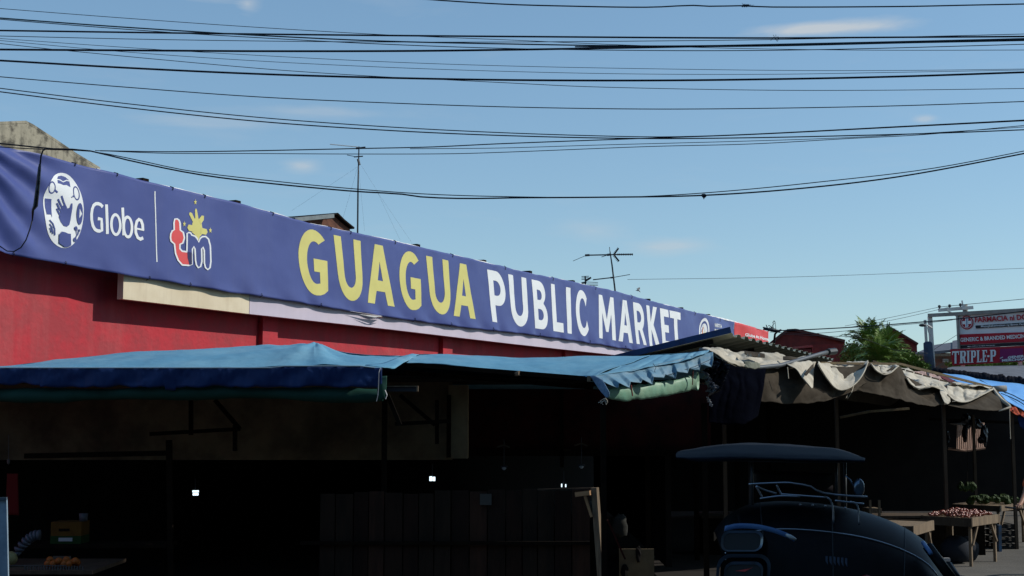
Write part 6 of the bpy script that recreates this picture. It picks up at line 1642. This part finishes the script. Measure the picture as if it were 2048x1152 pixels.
for x in (a, (a + b) / 2, b): m_.bar((x, 12.2, .36), (x, 13.5, .36), .04, .04)
m_.build('chassis', M_steel, tri)

# ================================================================== motorcycle and rider at the right edge
YR = 18.0
mc = thing('motorcycle', (P(2075, 0, YR).x, YR, 0), 'dark motorcycle with front wheel at the right edge of the picture', 'motorcycle')
cx_ = P(2040, 0, YR).x
wheel(mc, Vector((cx_ + .12, YR, .29)), .29, .07, Vector((.25, 1, 0)))
wheel(mc, Vector((cx_ + 1.32, YR - .3, .29)), .29, .08, Vector((.25, 1, 0)))
m_ = MB(); m_.tube([(cx_ + .12, YR - .07, .3), (cx_ + .32, YR - .1, .95)], .03, 7); m_.tube([(cx_ + .12, YR + .07, .3), (cx_ + .32, YR + .05, .95)], .03, 7); m_.build('fork', M_steel, mc, True)
m_ = MB(); m_.ball((cx_ + .75, YR - .15, .82), (.26, .13, .13), 14, 9); m_.ball((cx_ + .32, YR - .05, .62), (.10, .14, .26), 12, 8); m_.build('tank', M_blackpaint, mc, True)
m_ = MB(); m_.ball((cx_ + 1.15, YR - .26, .84), (.38, .12, .06), 14, 7); m_.build('seat', M_rubber, mc, True)
m_ = MB(); m_.ball((cx_ + .75, YR - .17, .42), (.2, .14, .17), 10, 7, .15); m_.bar((cx_ + .35, YR - .05, .8), (cx_ + 1.3, YR - .3, .45), .05, .05); m_.build('engine', M_steel, mc)
m_ = MB(); m_.tube([(cx_ - .03, YR - .42, 1.02), (cx_ + .1, YR - .34, 1.03), (cx_ + .3, YR - .2, 1.0), (cx_ + .34, YR, 1.0), (cx_ + .38, YR + .2, 1.0), (cx_ + .30, YR + .42, 1.03)], .013, 7); m_.build('handlebar', M_steel, mc, True)
m_ = MB(); m_.tube([(cx_ - .03, YR - .42, 1.0), (cx_ - .08, YR - .44, 1.13)], .006, 5); m_.ball((cx_ - .09, YR - .44, 1.16), (.065, .02, .038), 10, 6); m_.build('mirror', M_blackpaint, mc, True)
m_ = MB(); m_.ball((cx_ + .18, YR - .04, .88), (.07, .08, .08), 12, 8); m_.build('headlight', M_chrome, mc, True)
m_ = MB(); m_.grid(lambda u, v: Vector((cx_ + .12 + .34 * math.cos(R(40 + 110 * u)), YR - .06 + .12 * v, .3 + .34 * math.sin(R(40 + 110 * u)))), 14, 3); m_.build('mudguard', M_blackpaint, mc, True, .006)

def skinned(name, chain, m, parent, lvl=2):
    """chain: list of (key, parentkey, pos, radius)"""
    me = bpy.data.meshes.new(name); idx = {}; v = []; e = []
    for i, (k, pk, pos, r) in enumerate(chain):
        idx[k] = i; v.append(pos)
        if pk is not None: e.append((idx[pk], i))
    pl = wloc(parent)
    me.from_pydata([tuple(Vector(p) - pl) for p in v], e, [])
    o = bpy.data.objects.new(name, me); COL.objects.link(o); o.parent = parent
    md = o.modifiers.new('skin', 'SKIN'); md.use_smooth_shade = True; md.branch_smoothing = .6
    for i, (k, pk, pos, r) in enumerate(chain):
        rr = r if isinstance(r, tuple) else (r, r)
        me.skin_vertices[0].data[i].radius = rr
        me.skin_vertices[0].data[i].use_root = (i == 0)
    sb = o.modifiers.new('sub', 'SUBSURF'); sb.levels = lvl; sb.render_levels = lvl
    me.materials.append(m)
    return o
sx, sy = cx_ + 1.0, YR - .24
pn = thing('person', (sx, sy, 0), 'rider in an orange shirt sitting on the motorcycle at the right edge', 'person')
H = lambda dx, dy, z: (sx + dx, sy + dy, z)
skinned('body', [('pel', None, H(0, 0, .95), .13), ('sp', 'pel', H(-.05, 0, 1.12), .125), ('ch', 'sp', H(-.12, 0, 1.32), .15), ('nk', 'ch', H(-.17, 0, 1.48), .06), ('hd0', 'nk', H(-.19, 0, 1.55), .075), ('hd', 'hd0', H(-.2, 0, 1.64), .095), ('tp', 'hd', H(-.2, 0, 1.73), .07),
    ('ls', 'ch', H(-.14, .17, 1.40), .062), ('le', 'ls', H(-.34, .28, 1.20), .045), ('lw', 'le', H(-.62, .44, 1.06), .028), ('lp', 'lw', H(-.70, .50, 1.05), (.040, .018)),
    ('rs', 'ch', H(-.14, -.17, 1.40), .062), ('re', 're0' if False else 'rs', H(-.38, -.24, 1.18), .045), ('rw', 're', H(-.76, -.20, 1.06), .028), ('rp', 'rw', H(-.86, -.19, 1.045), (.040, .018)),
    ('lh', 'pel', H(-.04, .1, .92), .10), ('lk', 'lh', H(-.42, .19, .80), .065), ('la', 'lk', H(-.22, .2, .34), .042), ('lf', 'la', H(-.40, .2, .30), .035),
    ('rh', 'pel', H(-.04, -.1, .92), .10), ('rk', 'rh', H(-.42, -.19, .80), .065), ('ra', 'rk', H(-.22, -.2, .34), .042), ('rf', 'ra', H(-.40, -.2, .30), .035)], M_skin, pn)
for sg, hx in ((-1, H(-.86, -.19, 1.045)), (1, H(-.70, .50, 1.05))):
    for f in range(4):
        q = Vector(hx) + Vector((-.02, (f - 1.5) * .021, .004)); ln = (.9, 1.05, 1.0, .8)[f]
        skinned('finger', [('a', None, q, .0095), ('b', 'a', q + Vector((-.035 * ln, 0, -.004)), .009), ('c', 'b', q + Vector((-.050 * ln, 0, -.028)), .0085), ('d', 'c', q + Vector((-.036 * ln, 0, -.046)), .0075)], M_skin, pn, 1)
    q = Vector(hx) + Vector((.02, -sg * .03 * -1, 0)); skinned('thumb', [('a', None, q, .011), ('b', 'a', q + Vector((-.025, sg * -.028, -.012)), .010), ('c', 'b', q + Vector((-.045, sg * -.022, -.034)), .0085)], M_skin, pn, 1)
skinned('shirt', [('a', None, H(.01, 0, .96), .15), ('b', 'a', H(-.05, 0, 1.12), .15), ('c', 'b', H(-.12, 0, 1.32), .168), ('n', 'c', H(-.165, 0, 1.43), .085), ('l1', 'c', H(-.14, .17, 1.39), .088), ('l2', 'l1', H(-.28, .245, 1.26), .068), ('r1', 'c', H(-.14, -.17, 1.39), .088), ('r2', 'r1', H(-.30, -.22, 1.26), .068)], M_shirt, pn)
skinned('trousers', [('p', None, H(0, 0, .93), .145), ('lh', 'p', H(-.05, .1, .92), .115), ('lk', 'lh', H(-.42, .19, .80), .082), ('la', 'lk', H(-.24, .2, .40), .06), ('rh', 'p', H(-.05, -.1, .92), .115), ('rk', 'rh', H(-.42, -.19, .80), .082), ('ra', 'rk', H(-.24, -.2, .40), .06)], M_jeans, pn)
m_ = MB(); m_.ball(H(-.185, 0, 1.70), (.108, .10, .085), 14, 9, .05); m_.ball(H(-.15, 0, 1.65), (.085, .098, .09), 12, 8, .05); m_.build('hair', M_hair, pn, True)
m_ = MB(); m_.ball(H(-.295, 0, 1.625), (.018, .014, .02), 8, 6); m_.ball(H(-.20, .095, 1.63), (.018, .012, .03), 8, 6); m_.ball(H(-.20, -.095, 1.63), (.018, .012, .03), 8, 6); m_.build('nose_and_ears', M_skin, pn, True)
m_ = MB(); m_.ball(H(-.285, .033, 1.65), .010, 8, 6); m_.ball(H(-.285, -.033, 1.65), .010, 8, 6); m_.box(H(-.285, 0, 1.58), (.01, .045, .008)); m_.build('eyes_and_mouth', M_hair, pn, True)

# turn the motorcycle and its rider together to face up the street
piv = Vector((sx, sy, 0)); tgt = Vector((7.38, 18.4, 0)); an = R(85)
Rm = Matrix.Rotation(an, 3, 'Z')
for o in (mc, pn):
    o.location = tgt + Rm @ (Vector(o.location) - piv); o.rotation_euler.z = an
